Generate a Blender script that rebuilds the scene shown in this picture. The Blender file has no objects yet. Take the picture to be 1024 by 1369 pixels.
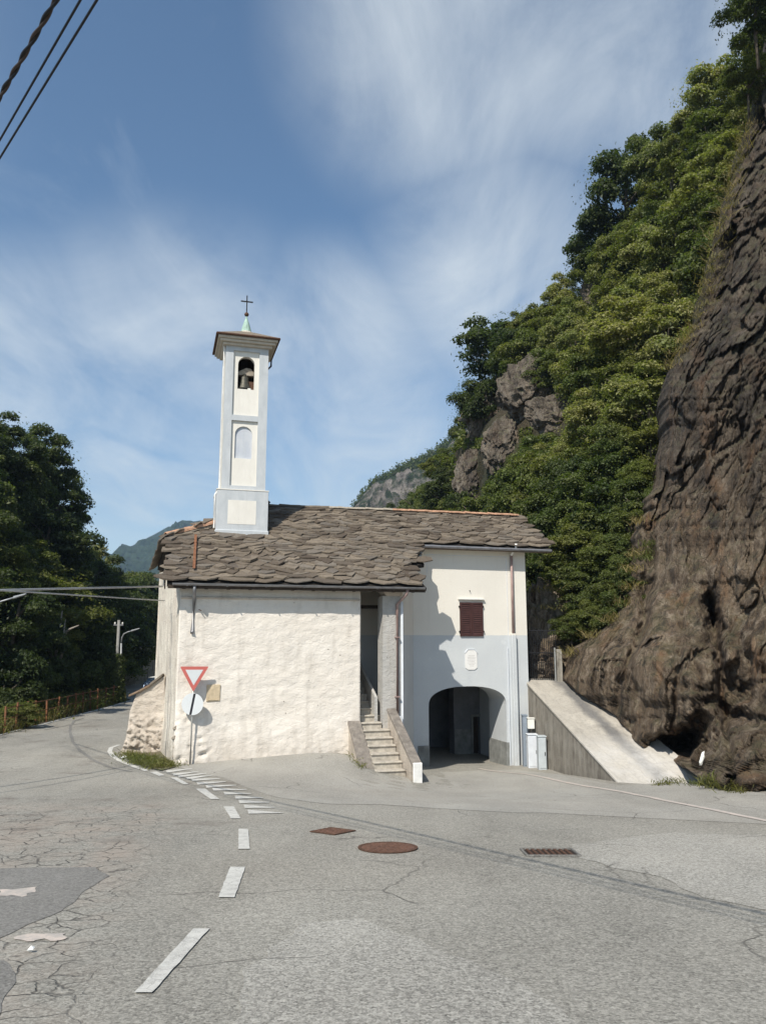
import bpy, bmesh, math, random
import numpy as np
from mathutils import Vector, Matrix, noise as mnoise

rnd = random.Random(7)
R = math.radians
SC = bpy.context.scene
COL = SC.collection

# ------------------------------------------------------------ camera, light, exposure
FPX = 1027.0; PITCH = R(9.3); CP, SP = math.cos(PITCH), math.sin(PITCH)
cam = bpy.data.cameras.new('camera'); camo = bpy.data.objects.new('camera', cam); COL.objects.link(camo)
cam.sensor_fit = 'VERTICAL'; cam.sensor_height = 24.0; cam.lens = 24.0*FPX/1369.0
cam.clip_start = 0.05; cam.clip_end = 9000
camo.location = (0, 0, 0); camo.rotation_euler = (R(90)+PITCH, 0, 0)
SC.camera = camo
SUN_AZ, SUN_EL = R(25), R(47)          # azimuth: degrees left of straight behind the camera
SDIR = Vector((-math.sin(SUN_AZ)*math.cos(SUN_EL), -math.cos(SUN_AZ)*math.cos(SUN_EL), math.sin(SUN_EL)))
sl = bpy.data.lights.new('sun', 'SUN'); sl.energy = 4.3; sl.angle = R(0.53); sl.color = (1.0, 0.94, 0.835)
slo = bpy.data.objects.new('sun', sl); COL.objects.link(slo); slo.rotation_euler = SDIR.to_track_quat('Z', 'Y').to_euler()
SC.view_settings.view_transform = 'Standard'; SC.view_settings.look = 'None'
SC.view_settings.gamma = 1; SC.view_settings.exposure = 0.32; SC.view_settings.use_curve_mapping = False

# ------------------------------------------------------------ node helper
class NT:
    def __init__(s, tree): s.t = tree; tree.nodes.clear()
    def n(s, kind, **kw):
        nd = s.t.nodes.new(kind)
        ins = kw.pop('ins', {})
        for k, v in kw.items(): setattr(nd, k, v)
        for k, v in ins.items():
            if hasattr(v, 'is_output'): s.t.links.new(v, nd.inputs[k])
            else: nd.inputs[k].default_value = v
        return nd
    def math(s, op, a, b=0.0, clamp=False):
        return s.n('ShaderNodeMath', operation=op, use_clamp=clamp, ins={0: a, 1: b}).outputs[0]
    def mix(s, f, a, b, mode='MIX'):
        def c(v): return v if hasattr(v, 'is_output') or len(v) == 4 else (*v, 1)
        return s.n('ShaderNodeMix', data_type='RGBA', blend_type=mode, ins={0: f, 6: c(a), 7: c(b)}).outputs[2]
    def noise(s, vec, scale, det=4, rough=0.55, dist=0.0):
        return s.n('ShaderNodeTexNoise', ins={'Vector': vec, 'Scale': scale, 'Detail': det, 'Roughness': rough, 'Distortion': dist}).outputs[0]
    def vor(s, vec, scale, feature='F1', rand=1.0, out=0):
        return s.n('ShaderNodeTexVoronoi', feature=feature, ins={'Vector': vec, 'Scale': scale, 'Randomness': rand}).outputs[out]
    def ramp(s, v, a, b, c0=0.0, c1=1.0):
        return s.n('ShaderNodeMapRange', clamp=True, ins={0: v, 1: a, 2: b, 3: c0, 4: c1}).outputs[0]
    def pos(s): return s.n('ShaderNodeNewGeometry').outputs['Position']
    def obj(s): return s.n('ShaderNodeTexCoord').outputs['Object']
    def scale(s, v, sc): return s.n('ShaderNodeVectorMath', operation='MULTIPLY', ins={0: v, 1: sc}).outputs[0]
    def xyz(s, v): return s.n('ShaderNodeSeparateXYZ', ins={0: v}).outputs
    def bump(s, h, dist, strength=1.0, nrm=None):
        i = {'Height': h, 'Distance': dist, 'Strength': strength}
        if nrm is not None: i['Normal'] = nrm
        return s.n('ShaderNodeBump', ins=i).outputs[0]
    def out(s, color, rough=0.9, normal=None, metal=0.0, spec=0.3, trans=None, surf=None):
        if surf is None:
            i = {'Base Color': color if hasattr(color, 'is_output') or len(color) == 4 else (*color, 1), 'Roughness': rough,
                 'Metallic': metal, 'Specular IOR Level': spec}
            if normal is not None: i['Normal'] = normal
            surf = s.n('ShaderNodeBsdfPrincipled', ins=i).outputs[0]
        s.t.links.new(surf, s.n('ShaderNodeOutputMaterial').inputs[0])

MATS = {}
def mat(name):
    def deco(fn):
        m = bpy.data.materials.new(name); m.use_nodes = True
        fn(NT(m.node_tree)); MATS[name] = m; return m
    return deco
def simple(name, col, rough=0.7, metal=0.0, var=0.12, sc=6.0, bump=0.0):
    @mat(name)
    def _(t):
        p = t.pos(); n1 = t.noise(p, sc, 5, 0.65)
        k = t.ramp(n1, 0.3, 0.7, 1-var, 1+var)
        c = t.mix(1.0, col, t.n('ShaderNodeCombineColor', ins={0: k, 1: k, 2: k}).outputs[0], 'MULTIPLY')
        nr = t.bump(t.noise(p, sc*8, 3), bump) if bump else None
        t.out(c, rough, nr, metal)

# ------------------------------------------------------------ world: sky with thin cloud
w = bpy.data.worlds.new('World'); SC.world = w; w.use_nodes = True
t = NT(w.node_tree)
sky = t.n('ShaderNodeTexSky', sky_type='NISHITA', sun_disc=False)
sky.sun_elevation = SUN_EL; sky.sun_rotation = R(180)+SUN_AZ; sky.altitude = 600; sky.air_density = 1.0; sky.dust_density = 0.6; sky.ozone_density = 2.2
gen = t.n('ShaderNodeTexCoord').outputs['Generated']
X, Y, Z = t.xyz(gen)[0:3]
zc = t.math('MAXIMUM', t.math('ADD', Z, 0.16), 0.05)
vx = t.math('DIVIDE', X, zc); vy = t.math('DIVIDE', Y, zc)
v2 = t.n('ShaderNodeCombineXYZ', ins={0: vx, 1: vy, 2: 3.7}).outputs[0]
v2r = t.n('ShaderNodeMapping', ins={0: v2, 'Rotation': (0, 0, R(35)), 'Scale': (1.0, 0.62, 1.0)}).outputs[0]
big = t.noise(v2r, 0.85, 3, 0.5, 0.2)
fine = t.noise(v2r, 2.3, 9, 0.62, 0.9); wisp = t.noise(t.n('ShaderNodeMapping', ins={0: v2, 'Rotation': (0, 0, R(-25)), 'Scale': (1.0, .45, 1.0)}).outputs[0], 3.2, 9, .65, .7)
def blob(d, w0, w1):       # how near the view direction is to a cloud bank's centre
    d = Vector(d).normalized(); dt = t.n('ShaderNodeVectorMath', operation='DOT_PRODUCT', ins={0: gen, 1: d}).outputs['Value']
    return t.n('ShaderNodeMapRange', interpolation_type='SMOOTHSTEP', clamp=True, ins={0: dt, 1: math.cos(R(w0)), 2: math.cos(R(w1)), 3: 0, 4: 1}).outputs[0]
banks = None
for b in (((.09,1,.88), 13, 2), ((.28,1,.92), 12, 1), ((.47,1,.90), 12, 2), ((.155,1,.50), 11, 1), ((-.27,1,.28), 17, 4), ((-.46,1,.27), 15, 3), ((-.07,1,.34), 12, 2), ((-.02,1,.19), 12, 2),
          ((.9,.5,.6), 35, 6), ((-.9,.3,.5), 40, 8), ((.1,-.8,.6), 45, 8)):
    q_ = blob(*b); banks = q_ if banks is None else t.math('MAXIMUM', banks, q_)
tex = t.math('ADD', t.math('MULTIPLY', fine, .5), t.math('MULTIPLY', wisp, .5))
cl = t.math('MULTIPLY', banks, t.ramp(tex, .30, .72))
thin = t.math('MULTIPLY', t.ramp(t.math('ADD', t.math('MULTIPLY', big, .5), t.math('MULTIPLY', wisp, .5)), .50, .70), .30)
low = t.math('MULTIPLY', t.ramp(Z, 0.0, 0.30, 0.85, 0.0), t.ramp(fine, .25, .6, .65, 1))
cov = t.math('MULTIPLY', t.math('MAXIMUM', t.math('MAXIMUM', cl, thin), low), 0.80)
skyc = t.mix(1.0, sky.outputs[0], (0.92, 1.08, 1.10), 'MULTIPLY')
colr = t.mix(cov, skyc, (6.9, 7.4, 7.6))
bg = t.n('ShaderNodeBackground', ins={0: colr, 1: 0.10})
t.t.links.new(bg.outputs[0], t.n('ShaderNodeOutputWorld').inputs[0])

# ------------------------------------------------------------ geometry helpers
def ray(px, py):
    u = (px-512)/FPX; v = (684.5-py)/FPX
    d = Vector((u, CP-v*SP, SP+v*CP)); return d/d.y
def P(px, py, Y): return ray(px, py)*Y
YAW = R(16); CY, SY = math.cos(YAW), math.sin(YAW)
def F(s, d, z): return Vector((s*CY-d*SY, s*SY+d*CY, z))       # the building's own frame: s along the front, d into depth
def SDZ(px, py, d):
    r = ray(px, py); Y = d/(-r.x*SY+CY); return (r.x*Y*CY+Y*SY, r.z*Y)
def RS(s_, px, py):                                               # ray meets plane s = const -> d, z
    r = ray(px, py); Y = s_/(r.x*CY+SY); return (-r.x*Y*SY+Y*CY, r.z*Y)

WLOC = {}
def link(o, parent=None, loc=(0, 0, 0)):
    COL.objects.link(o); loc = Vector(loc)
    if parent is not None:
        o.parent = parent; o.location = loc-WLOC[parent.name]
    else: o.location = loc
    WLOC[o.name] = loc
    return o
def tag(o, label=None, cat=None, group=None, kind=None):
    if label: o['label'] = label
    if cat: o['category'] = cat
    if group: o['group'] = group
    if kind: o['kind'] = kind
    return o
def thing(name, loc, label, cat, group=None):
    o = bpy.data.objects.new(name, None); o.empty_display_size = 0.2
    link(o, None, loc); return tag(o, label, cat, group)

class MB:
    def __init__(s): s.v = []; s.f = []
    def add(s, vs, fs):
        b = len(s.v); s.v += [Vector(v) for v in vs]; s.f += [tuple(b+i for i in f) for f in fs]; return s
    def hexa(s, a, b):          # a: 4 bottom pts, b: 4 top pts (ccw)
        return s.add(list(a)+list(b), [(3,2,1,0),(4,5,6,7),(0,1,5,4),(1,2,6,5),(2,3,7,6),(3,0,4,7)])
    def box(s, x0, x1, y0, y1, z0, z1):
        return s.hexa([(x0,y0,z0),(x1,y0,z0),(x1,y1,z0),(x0,y1,z0)], [(x0,y0,z1),(x1,y0,z1),(x1,y1,z1),(x0,y1,z1)])
    def fbox(s, s0, s1, d0, d1, z0, z1):
        return s.hexa([F(s0,d0,z0),F(s1,d0,z0),F(s1,d1,z0),F(s0,d1,z0)], [F(s0,d0,z1),F(s1,d0,z1),F(s1,d1,z1),F(s0,d1,z1)])
    def prism(s, pts, vec):     # extrude polygon (3D pts) by vec
        n = len(pts); a = [Vector(p) for p in pts]; b = [p+Vector(vec) for p in a]
        return s.add(a+b, [tuple(range(n-1,-1,-1)), tuple(range(n,2*n))]+[(i,(i+1)%n,n+(i+1)%n,n+i) for i in range(n)])
    def tube(s, pts, r, seg=8, r1=None):
        pts = [Vector(p) for p in pts]; n = len(pts); base = len(s.v)
        up = Vector((0,0,1))
        for i, p in enumerate(pts):
            tdir = (pts[min(i+1,n-1)]-pts[max(i-1,0)]).normalized()
            a = tdir.cross(up)
            if a.length < 1e-3: a = tdir.cross(Vector((1,0,0)))
            a.normalize(); b = tdir.cross(a)
            rr = r if r1 is None else r+(r1-r)*i/(n-1)
            for k in range(seg):
                an = 2*math.pi*k/seg; s.v.append(p+a*math.cos(an)*rr+b*math.sin(an)*rr)
        for i in range(n-1):
            for k in range(seg):
                k2 = (k+1)%seg; s.f.append((base+i*seg+k, base+i*seg+k2, base+(i+1)*seg+k2, base+(i+1)*seg+k))
        s.f.append(tuple(base+k for k in range(seg-1,-1,-1))); s.f.append(tuple(base+(n-1)*seg+k for k in range(seg)))
        return s
    def lathe(s, c, prof, seg=20):
        base = len(s.v); c = Vector(c)
        for r, z in prof:
            for k in range(seg):
                an = 2*math.pi*k/seg; s.v.append(c+Vector((r*math.cos(an), r*math.sin(an), z)))
        for i in range(len(prof)-1):
            for k in range(seg):
                k2 = (k+1)%seg; s.f.append((base+i*seg+k, base+i*seg+k2, base+(i+1)*seg+k2, base+(i+1)*seg+k))
        return s
    def build(s, name, m, parent=None, smooth=False, bevel=0.0, origin=None, fix=True):
        if origin is None:
            lo = Vector((min(v.x for v in s.v), min(v.y for v in s.v), min(v.z for v in s.v)))
            hi = Vector((max(v.x for v in s.v), max(v.y for v in s.v), max(v.z for v in s.v)))
            origin = Vector(((lo.x+hi.x)/2, (lo.y+hi.y)/2, lo.z))
        me = bpy.data.meshes.new(name); me.from_pydata([v-origin for v in s.v], [], s.f)
        if fix:
            bm = bmesh.new(); bm.from_mesh(me); bmesh.ops.recalc_face_normals(bm, faces=bm.faces)
            if bevel: bmesh.ops.bevel(bm, geom=[e for e in bm.edges if len(e.link_faces) == 2 and e.calc_face_angle(0) > 0.5], offset=bevel, segments=1, affect='EDGES', clamp_overlap=True)
            bm.to_mesh(me); bm.free()
        me.materials.append(MATS[m] if isinstance(m, str) else m)
        if smooth: me.polygons.foreach_set('use_smooth', [True]*len(me.polygons))
        o = bpy.data.objects.new(name, me); return link(o, parent, origin)

def np_obj(name, V, Fq, m, parent=None, smooth=False, origin=(0,0,0), nv=4):
    me = np_mesh(name, V, Fq, m, smooth, nv)
    o = bpy.data.objects.new(name, me); return link(o, parent, origin)
def np_mesh(name, V, Fq, m, smooth=False, nv=4):
    me = bpy.data.meshes.new(name); V = np.asarray(V, np.float32); Fq = np.asarray(Fq, np.int32)
    me.vertices.add(len(V)); me.vertices.foreach_set('co', V.ravel())
    me.loops.add(Fq.size); me.loops.foreach_set('vertex_index', Fq.ravel())
    me.polygons.add(len(Fq)); me.polygons.foreach_set('loop_start', np.arange(0, Fq.size, nv, dtype=np.int32))
    me.polygons.foreach_set('loop_total', np.full(len(Fq), nv, np.int32))
    if smooth: me.polygons.foreach_set('use_smooth', np.ones(len(Fq), bool))
    me.update(calc_edges=True); me.validate()
    me.materials.append(MATS[m]); return me
def gridfaces(nr, nc):
    i = np.arange(nr-1)[:, None]*nc+np.arange(nc-1)[None, :]
    return np.stack([i, i+1, i+nc+1, i+nc], -1).reshape(-1, 4)

# numpy noise
_rs = np.random.RandomState(3); _PERM = _rs.permutation(256); _PERM = np.concatenate([_PERM]*3)
_G = _rs.normal(size=(256, 3)); _G /= np.linalg.norm(_G, axis=1)[:, None]
def perlin(p):
    p = np.asarray(p, float); i = np.floor(p).astype(int); f = p-i; i &= 255
    u = f*f*f*(f*(f*6-15)+10); r = 0
    for dx in (0,1):
        for dy in (0,1):
            for dz in (0,1):
                h = _PERM[_PERM[_PERM[(i[...,0]+dx)&255]+((i[...,1]+dy)&255)]+((i[...,2]+dz)&255)]
                g = _G[h]; dd = f-np.array([dx,dy,dz])
                wgt = (u[...,0] if dx else 1-u[...,0])*(u[...,1] if dy else 1-u[...,1])*(u[...,2] if dz else 1-u[...,2])
                r = r+wgt*(g*dd).sum(-1)
    return r*1.6
def fbm(p, o=5, lac=2.03, g=0.5, ridged=False):
    a = 1.0; r = 0; p = np.asarray(p, float)
    for k in range(o):
        n = perlin(p+k*17.3)
        r = r+a*((1-2*np.abs(n)) if ridged else n); a *= g; p = p*lac
    return r

def proj0(p):
    x, y, z = p; f = CP*y+SP*z; return 512+FPX*x/f, 684.5-FPX*(CP*z-SP*y)/f
def facets(p, seed=0, tilt=1.0, off=.35):
    """chiselled blocks: every 3-D cell gets its own tilted plane"""
    p = np.asarray(p, float); ip = np.floor(p).astype(int); best = np.full(p.shape[:-1], 1e9); sec = best.copy(); val = np.zeros(p.shape[:-1])
    for dx in (-1,0,1):
        for dy in (-1,0,1):
            for dz in (-1,0,1):
                c = ip+np.array([dx,dy,dz]); h = _PERM[_PERM[_PERM[(c[...,0]+seed)&255]+(c[...,1]&255)]+(c[...,2]&255)]
                j = np.stack([((h*k)%251)/251.0 for k in (7, 31, 77)], -1); d = p-(c+j); dist = (d*d).sum(-1); n = _G[(h*13+seed)&255]
                v = (n*d).sum(-1)*tilt+(((h*57)%241)/241.0-.5)*off; m = dist < best
                sec = np.where(m, best, np.minimum(sec, dist)); val = np.where(m, v, val); best = np.where(m, dist, best)
    edge = np.clip((np.sqrt(sec)-np.sqrt(best))/.12, 0, 1); return val, edge
# ------------------------------------------------------------ ground heights (thin-plate through known points)
GP = [(0,0,-1.6),(0,-6,-1.2),(-4,4,-1.93),(4,4,-1.93),(0,8,-2.28),(-8,9,-2.36),(8,9,-2.38),(0,13,-2.72),(-9,14,-2.8),(7,13,-2.72),
      (-5.6,20,-3.14),(-3.2,20.6,-3.04),(-.85,21.2,-3.0),(-.1,19.6,-3.28),(.85,19.2,-3.47),(1.1,21.8,-3.66),(1.0,24.2,-3.82),(4.7,25.3,-3.95),(3.2,21,-3.6),
      (5.5,18.8,-3.36),(7.5,15.5,-2.94),(-11,17,-3.02),(-7.6,22.7,-3.2),(-14,29,-3.43),(-12.8,36,-3.54),(-14.4,44,-3.62),(-20,60,-3.9),(-9,30,-3.42),(2,32,-4.1),(12,40,-4.2),(-16,22,-3.2),(14,6,-2.1),(-14,4,-1.9)]
GP = np.array(GP, float)
def _tps(r): return np.where(r > 1e-9, r*r*np.log(np.maximum(r, 1e-9)), 0)
def _fit():
    n = len(GP); K = _tps(np.linalg.norm(GP[:, None, :2]-GP[None, :, :2], axis=-1))+np.eye(n)*0.6
    Pm = np.c_[np.ones(n), GP[:, :2]]; A = np.zeros((n+3, n+3)); A[:n,:n] = K; A[:n,n:] = Pm; A[n:,:n] = Pm.T
    return np.linalg.solve(A, np.r_[GP[:, 2], 0, 0, 0])
_W = _fit()
def Gn(X, Y):
    X = np.asarray(X, float); Y = np.asarray(Y, float)
    xc = np.clip(X, -24, 16); yc = np.clip(Y, -8, 62)
    q = np.stack([xc, yc], -1); r = np.linalg.norm(q[..., None, :]-GP[:, :2], axis=-1)
    z = _tps(r)@_W[:len(GP)]+_W[-3]+xc*_W[-2]+yc*_W[-1]
    far = np.clip((Y-62)/60, 0, 1); return z*(1-far)+(-4.4)*far
def G(x, y): return float(Gn(np.array([x]), np.array([y]))[0])
def GR(px, py):                                                    # pixel ray meets the ground
    r = ray(px, py); lo, hi = 1.0, 160.0
    for _ in range(50):
        m = (lo+hi)/2
        if r.z*m > G(r.x*m, m): lo = m
        else: hi = m
    return r*lo
def sheet(name, poly, off, m, parent=None, step=0.4, kind=None, ragged=0.0, seed=0, rs=0.18):
    """polygon (xy) draped on the ground, `off` above it"""
    pts = [Vector((p[0], p[1], 0)) for p in poly]
    if ragged:
        q = []
        for i, a in enumerate(pts):
            b = pts[(i+1)%len(pts)]; n = max(1, int((b-a).length/rs))
            for k in range(n):
                c = a.lerp(b, k/n); c += Vector((mnoise.noise(c*(.3/rs)+Vector((seed,0,0))), mnoise.noise(c*(.3/rs)+Vector((0,seed,9))), 0))*ragged; q.append(c)
        pts = q
    bm = bmesh.new(); vs = [bm.verts.new(p) for p in pts]; f = bm.faces.new(vs)
    bmesh.ops.triangulate(bm, faces=[f])
    xs = [p.x for p in pts]; ys = [p.y for p in pts]
    for ax, lo, hi in ((0, min(xs), max(xs)), (1, min(ys), max(ys))):
        c = math.ceil(lo/step)*step
        while c < hi:
            no = (1,0,0) if ax == 0 else (0,1,0); co = (c,0,0) if ax == 0 else (0,c,0)
            bmesh.ops.bisect_plane(bm, geom=bm.verts[:]+bm.edges[:]+bm.faces[:], plane_co=co, plane_no=no); c += step
    cx, cy = sum(xs)/len(xs), sum(ys)/len(ys); org = Vector((cx, cy, G(cx, cy)))
    zz = Gn(np.array([v.co.x for v in bm.verts]), np.array([v.co.y for v in bm.verts]))+off
    for v, z in zip(bm.verts, zz): v.co = Vector((v.co.x, v.co.y, z))-org
    bmesh.ops.recalc_face_normals(bm, faces=bm.faces)
    if sum(f.normal.z for f in bm.faces) < 0: bmesh.ops.reverse_faces(bm, faces=bm.faces)
    me = bpy.data.meshes.new(name); bm.to_mesh(me); bm.free(); me.materials.append(MATS[m])
    o = link(bpy.data.objects.new(name, me), parent, org)
    if kind: o['kind'] = kind
    return o
def GPX(*pp): return [GR(*p) for p in pp]

# ------------------------------------------------------------ materials
def asphalt(name, base, warm=(1,1,1), crack=0.0, spk=0.38):
    @mat(name)
    def _(t):
        p = t.pos()
        sp = t.noise(p, 60, 3, 0.8); sp2 = t.vor(p, 52, out=1); sp3 = t.noise(p, 30, 3, 0.7)
        lum = t.xyz(sp2)[0]
        k = t.math('ADD', t.ramp(sp, 0.35, 0.65, -spk*.6, spk*.6), t.ramp(lum, 0, 1, -spk*.7, spk*.7))
        k = t.math('ADD', k, t.ramp(sp3, .3, .7, -.10, .10))
        big = t.noise(t.scale(p, (1, .8, 1)), 0.35, 5, 0.6)
        k = t.math('ADD', k, t.ramp(big, .3, .7, -.14, .14))
        track = t.noise(t.scale(p, (.55, .12, 1)), 2.2, 4, .5)
        k = t.math('ADD', k, t.ramp(track, .35, .7, .07, -.07))
        k = t.math('ADD', k, 1.0)
        c = t.mix(1.0, tuple(base[i]*warm[i] for i in range(3)), t.n('ShaderNodeCombineColor', ins={0: k, 1: k, 2: k}).outputs[0], 'MULTIPLY')
        hue = t.noise(p, 0.22, 2); c = t.mix(t.ramp(hue, .4, .65, 0, .35), c, t.mix(1.0, c, (0.98, .93, .88), 'MULTIPLY'))
        wv = t.n('ShaderNodeVectorMath', operation='ADD', ins={0: p, 1: t.scale(t.n('ShaderNodeTexNoise', ins={'Vector': p, 'Scale': 1.5, 'Detail': 5}).outputs[1], (.55,.55,.55))}).outputs[0]
        e1 = t.vor(wv, .42, 'DISTANCE_TO_EDGE'); e2 = t.vor(wv, 3.6, 'DISTANCE_TO_EDGE')
        x, y, z = t.xyz(p)[0:3]
        msk = t.ramp(t.noise(p, .5, 3), .5, .58)
        l1 = t.math('MULTIPLY', t.ramp(e1, .002, .007, 1, 0), t.math('MULTIPLY', msk, .55))
        cr = l1
        if crack:
            lm = t.math('MULTIPLY', t.ramp(t.math('ADD', x, t.math('MULTIPLY', y, .20)), -1.1, -.5, 1, 0), t.ramp(y, 12, 15, 1, 0))
            lm = t.math('MULTIPLY', lm, t.ramp(t.noise(p, .7, 3), .22, .40))
            lcr = t.math('MULTIPLY', t.ramp(e2, .008, .035, 1, 0), t.ramp(t.noise(p, 3.0, 3), .36, .52))
            cr = t.math('MAXIMUM', cr, t.math('MULTIPLY', t.math('MULTIPLY', lcr, lm), .8))
            c = t.mix(t.math('MULTIPLY', lm, t.ramp(t.noise(p, 1.2, 5, .7), .42, .65, 0, .6)), c, (.36, .30, .25))
            worn = t.math('MULTIPLY', t.ramp(y, 7, 11, 0, 1), t.ramp(t.noise(p, 1.1, 5, .7), .55, .68, 0, .5)); worn = t.math('MULTIPLY', worn, t.ramp(x, -1.5, -2.5, 0, 1))
            c = t.mix(worn, c, (.13, .105, .09))
        c = t.mix(cr, c, (.06, .055, .05))
        h = t.math('SUBTRACT', t.math('ADD', sp, t.math('MULTIPLY', lum, .6)), t.math('MULTIPLY', cr, 2.0))
        t.out(c, .93, t.bump(h, .006), spec=.2)
asphalt('asphalt', (.285,.272,.240), crack=1.0)
asphalt('asphalt_light', (.338,.328,.302), (1.0,.99,.97), spk=.22)
asphalt('asphalt_patch', (.330,.316,.283), spk=.4)
asphalt('asphalt_dark', (.205,.198,.184), spk=.28)
@mat('road_paint')
def _(t):
    p = t.pos(); n1 = t.noise(p, 9, 6, .75); n2 = t.noise(p, 110, 2, .8)
    wear = t.math('MULTIPLY', t.ramp(n1, .44, .66), t.ramp(n2, .40, .56)); wear = t.math('MAXIMUM', wear, t.ramp(n2, .62, .72, 0, .55))
    e = t.vor(t.n('ShaderNodeVectorMath', operation='ADD', ins={0: p, 1: t.scale(t.n('ShaderNodeTexNoise', ins={'Vector': p, 'Scale': 5}).outputs[1], (.2,.2,.2))}).outputs[0], 3, 'DISTANCE_TO_EDGE')
    wear = t.math('MAXIMUM', wear, t.ramp(e, .006, .016, .7, 0))
    c = t.mix(t.noise(p, 3, 3), (.50,.49,.45), (.62,.61,.57)); t.out(t.mix(wear, c, (.30,.29,.27)), .8, t.bump(n2, .003))
@mat('paint_pink')
def _(t):
    p = t.pos(); n = t.noise(p, 8, 6, .8); t.out(t.mix(t.ramp(n, .4, .6, 0, .7), (.56,.48,.42), (.33,.32,.30)), .9, t.bump(t.noise(p, 90, 2), .004))
@mat('soil_grass')
def _(t):
    p = t.pos(); n = t.noise(p, 1.2, 6, .7); t.out(t.mix(t.ramp(n, .4, .6), (.16,.13,.085), (.075,.09,.035)), .95, t.bump(t.noise(p, 14, 5), .05))

def rough_plaster(name, c1, c2, amt=.02, dirt=.5):
    @mat(name)
    def _(t):
        p = t.pos(); n = t.noise(t.scale(p, (1,1,1.6)), 9, 6, .62, .6); n2 = t.noise(p, 1.3, 6, .65)
        c = t.mix(t.ramp(n2, .35, .7), c1, c2)
        x, y, z = t.xyz(p)[0:3]
        st = t.noise(t.scale(p, (2.4,2.4,.5)), 1.6, 5, .6)
        base = t.ramp(z, -3.3, -1.7, 1, 0)
        d = t.math('MULTIPLY', t.ramp(t.math('ADD', st, t.math('MULTIPLY', base, .14)), .52, .80), dirt)
        c = t.mix(d, c, (.30,.26,.215))
        damp = t.math('MULTIPLY', t.ramp(t.math('ADD', z, t.math('MULTIPLY', t.noise(p, 1.8, 5, .7), .9)), -2.65, -1.9, 1, 0), .45*min(1, dirt+.2)); c = t.mix(damp, c, (.40,.345,.285))
        pat = t.noise(p, .75, 7, .62, .4); c = t.mix(t.ramp(pat, .57, .60, 0, .35), c, tuple(k*.85 for k in c1))
        hole = t.ramp(t.vor(t.scale(p, (1,1,2.2)), 2.6), .03, .06, 1, 0); hole = t.math('MULTIPLY', hole, t.ramp(t.noise(p, .8), .5, .55))
        c = t.mix(hole, c, (.16,.12,.10))
        t.out(c, .95, t.bump(t.math('SUBTRACT', n, hole), amt), spec=.15)
rough_plaster('plaster_rough', (.74,.69,.625), (.68,.625,.555), .022, .42)
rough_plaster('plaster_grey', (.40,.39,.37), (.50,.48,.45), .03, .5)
rough_plaster('plaster_dirty', (.58,.52,.45), (.44,.38,.32), .04, .9)
rough_plaster('plaster_side', (.70,.65,.56), (.56,.50,.43), .03, .9)
@mat('facade_paint')
def _(t):
    p = t.pos(); x, y, z = t.xyz(p)[0:3]
    e = t.math('ADD', z, t.math('MULTIPLY', t.math('SUBTRACT', t.noise(p, 5), .5), .02))
    m = t.ramp(e, .072, .084)
    patch = t.ramp(t.noise(p, 1.1, 6, .7), .60, .66)
    blue = t.mix(t.ramp(t.noise(p, .9, 5), .35, .7), (.52,.545,.565), (.575,.60,.61))
    blue = t.mix(t.math('MULTIPLY', patch, .6), blue, (.64,.66,.67))
    low = t.math('MULTIPLY', t.ramp(z, -3.6, -2.4, 1, 0), t.ramp(t.noise(p, 2.3, 5), .45, .6)); blue = t.mix(t.math('MULTIPLY', low, .35), blue, (.40,.40,.40))
    stv = t.noise(t.scale(p, (3.2,3.2,.35)), 1.5, 5, .6)
    cream = t.mix(t.ramp(t.noise(p, .7, 4), .3, .7), (.76,.725,.655), (.71,.675,.61))
    cream = t.mix(t.ramp(stv, .55, .8, 0, .25), cream, (.55,.50,.44))
    blue = t.mix(t.ramp(stv, .55, .8, 0, .22), blue, (.40,.43,.47))
    chip = t.math('MULTIPLY', t.ramp(t.noise(p, 7, 5, .8), .66, .70), t.ramp(t.noise(p, .6), .5, .56)); 
    c = t.mix(m, blue, cream); c = t.mix(t.math('MULTIPLY', chip, .55), c, (.44,.43,.41))
    t.out(c, .85, t.bump(t.noise(p, 22, 5), .006), spec=.2)
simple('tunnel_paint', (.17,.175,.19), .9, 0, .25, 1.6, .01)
def painted(name, a, b):
    @mat(name)
    def _(t):
        p = t.pos(); n = t.noise(t.scale(p, (1.6,1.6,.8)), 2.4, 6, .68); c = t.mix(t.ramp(n, .35, .68), a, b)
        st = t.noise(t.scale(p, (7,7,.5)), 1.3, 4); c = t.mix(t.ramp(st, .56, .78, 0, .3), c, tuple(k*.72 for k in a))
        t.out(c, .88, t.bump(t.noise(p, 30, 5), .006), spec=.2)
painted('tower_blue', (.45,.475,.495), (.54,.56,.575)); painted('tower_cream', (.75,.72,.66), (.69,.66,.60)); painted('tower_niche', (.47,.50,.56), (.55,.57,.60))
@mat('roof_stone')
def _(t):
    p = t.pos(); oi = t.n('ShaderNodeObjectInfo').outputs['Random']; isl = t.n('ShaderNodeNewGeometry').outputs['Random Per Island']
    r = t.math('FRACT', t.math('ADD', oi, isl))
    c = t.mix(t.ramp(r, 0, 1), (.080,.060,.044), (.250,.205,.155))
    c = t.mix(t.ramp(t.math('FRACT', t.math('MULTIPLY', r, 7.3)), .6, 1, 0, .6), c, (.185,.168,.148))
    n = t.noise(t.scale(p, (1,1,2)), 7, 6, .75); c = t.mix(t.ramp(n, .35, .7, 0, .65), c, (.085,.070,.058))
    li = t.ramp(t.noise(p, 26, 4, .8), .58, .70, 0, .55); c = t.mix(li, c, (.36,.34,.27))
    t.out(c, .9, t.bump(t.math('ADD', n, t.noise(p, 40, 3)), .012), spec=.25)
simple('roof_deck', (.030,.026,.023), 1, 0, .2)
simple('timber_dark', (.060,.045,.034), .9, 0, .4, 9, .01)
simple('timber_brown', (.20,.14,.095), .9, 0, .3, 7, .01)
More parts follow.
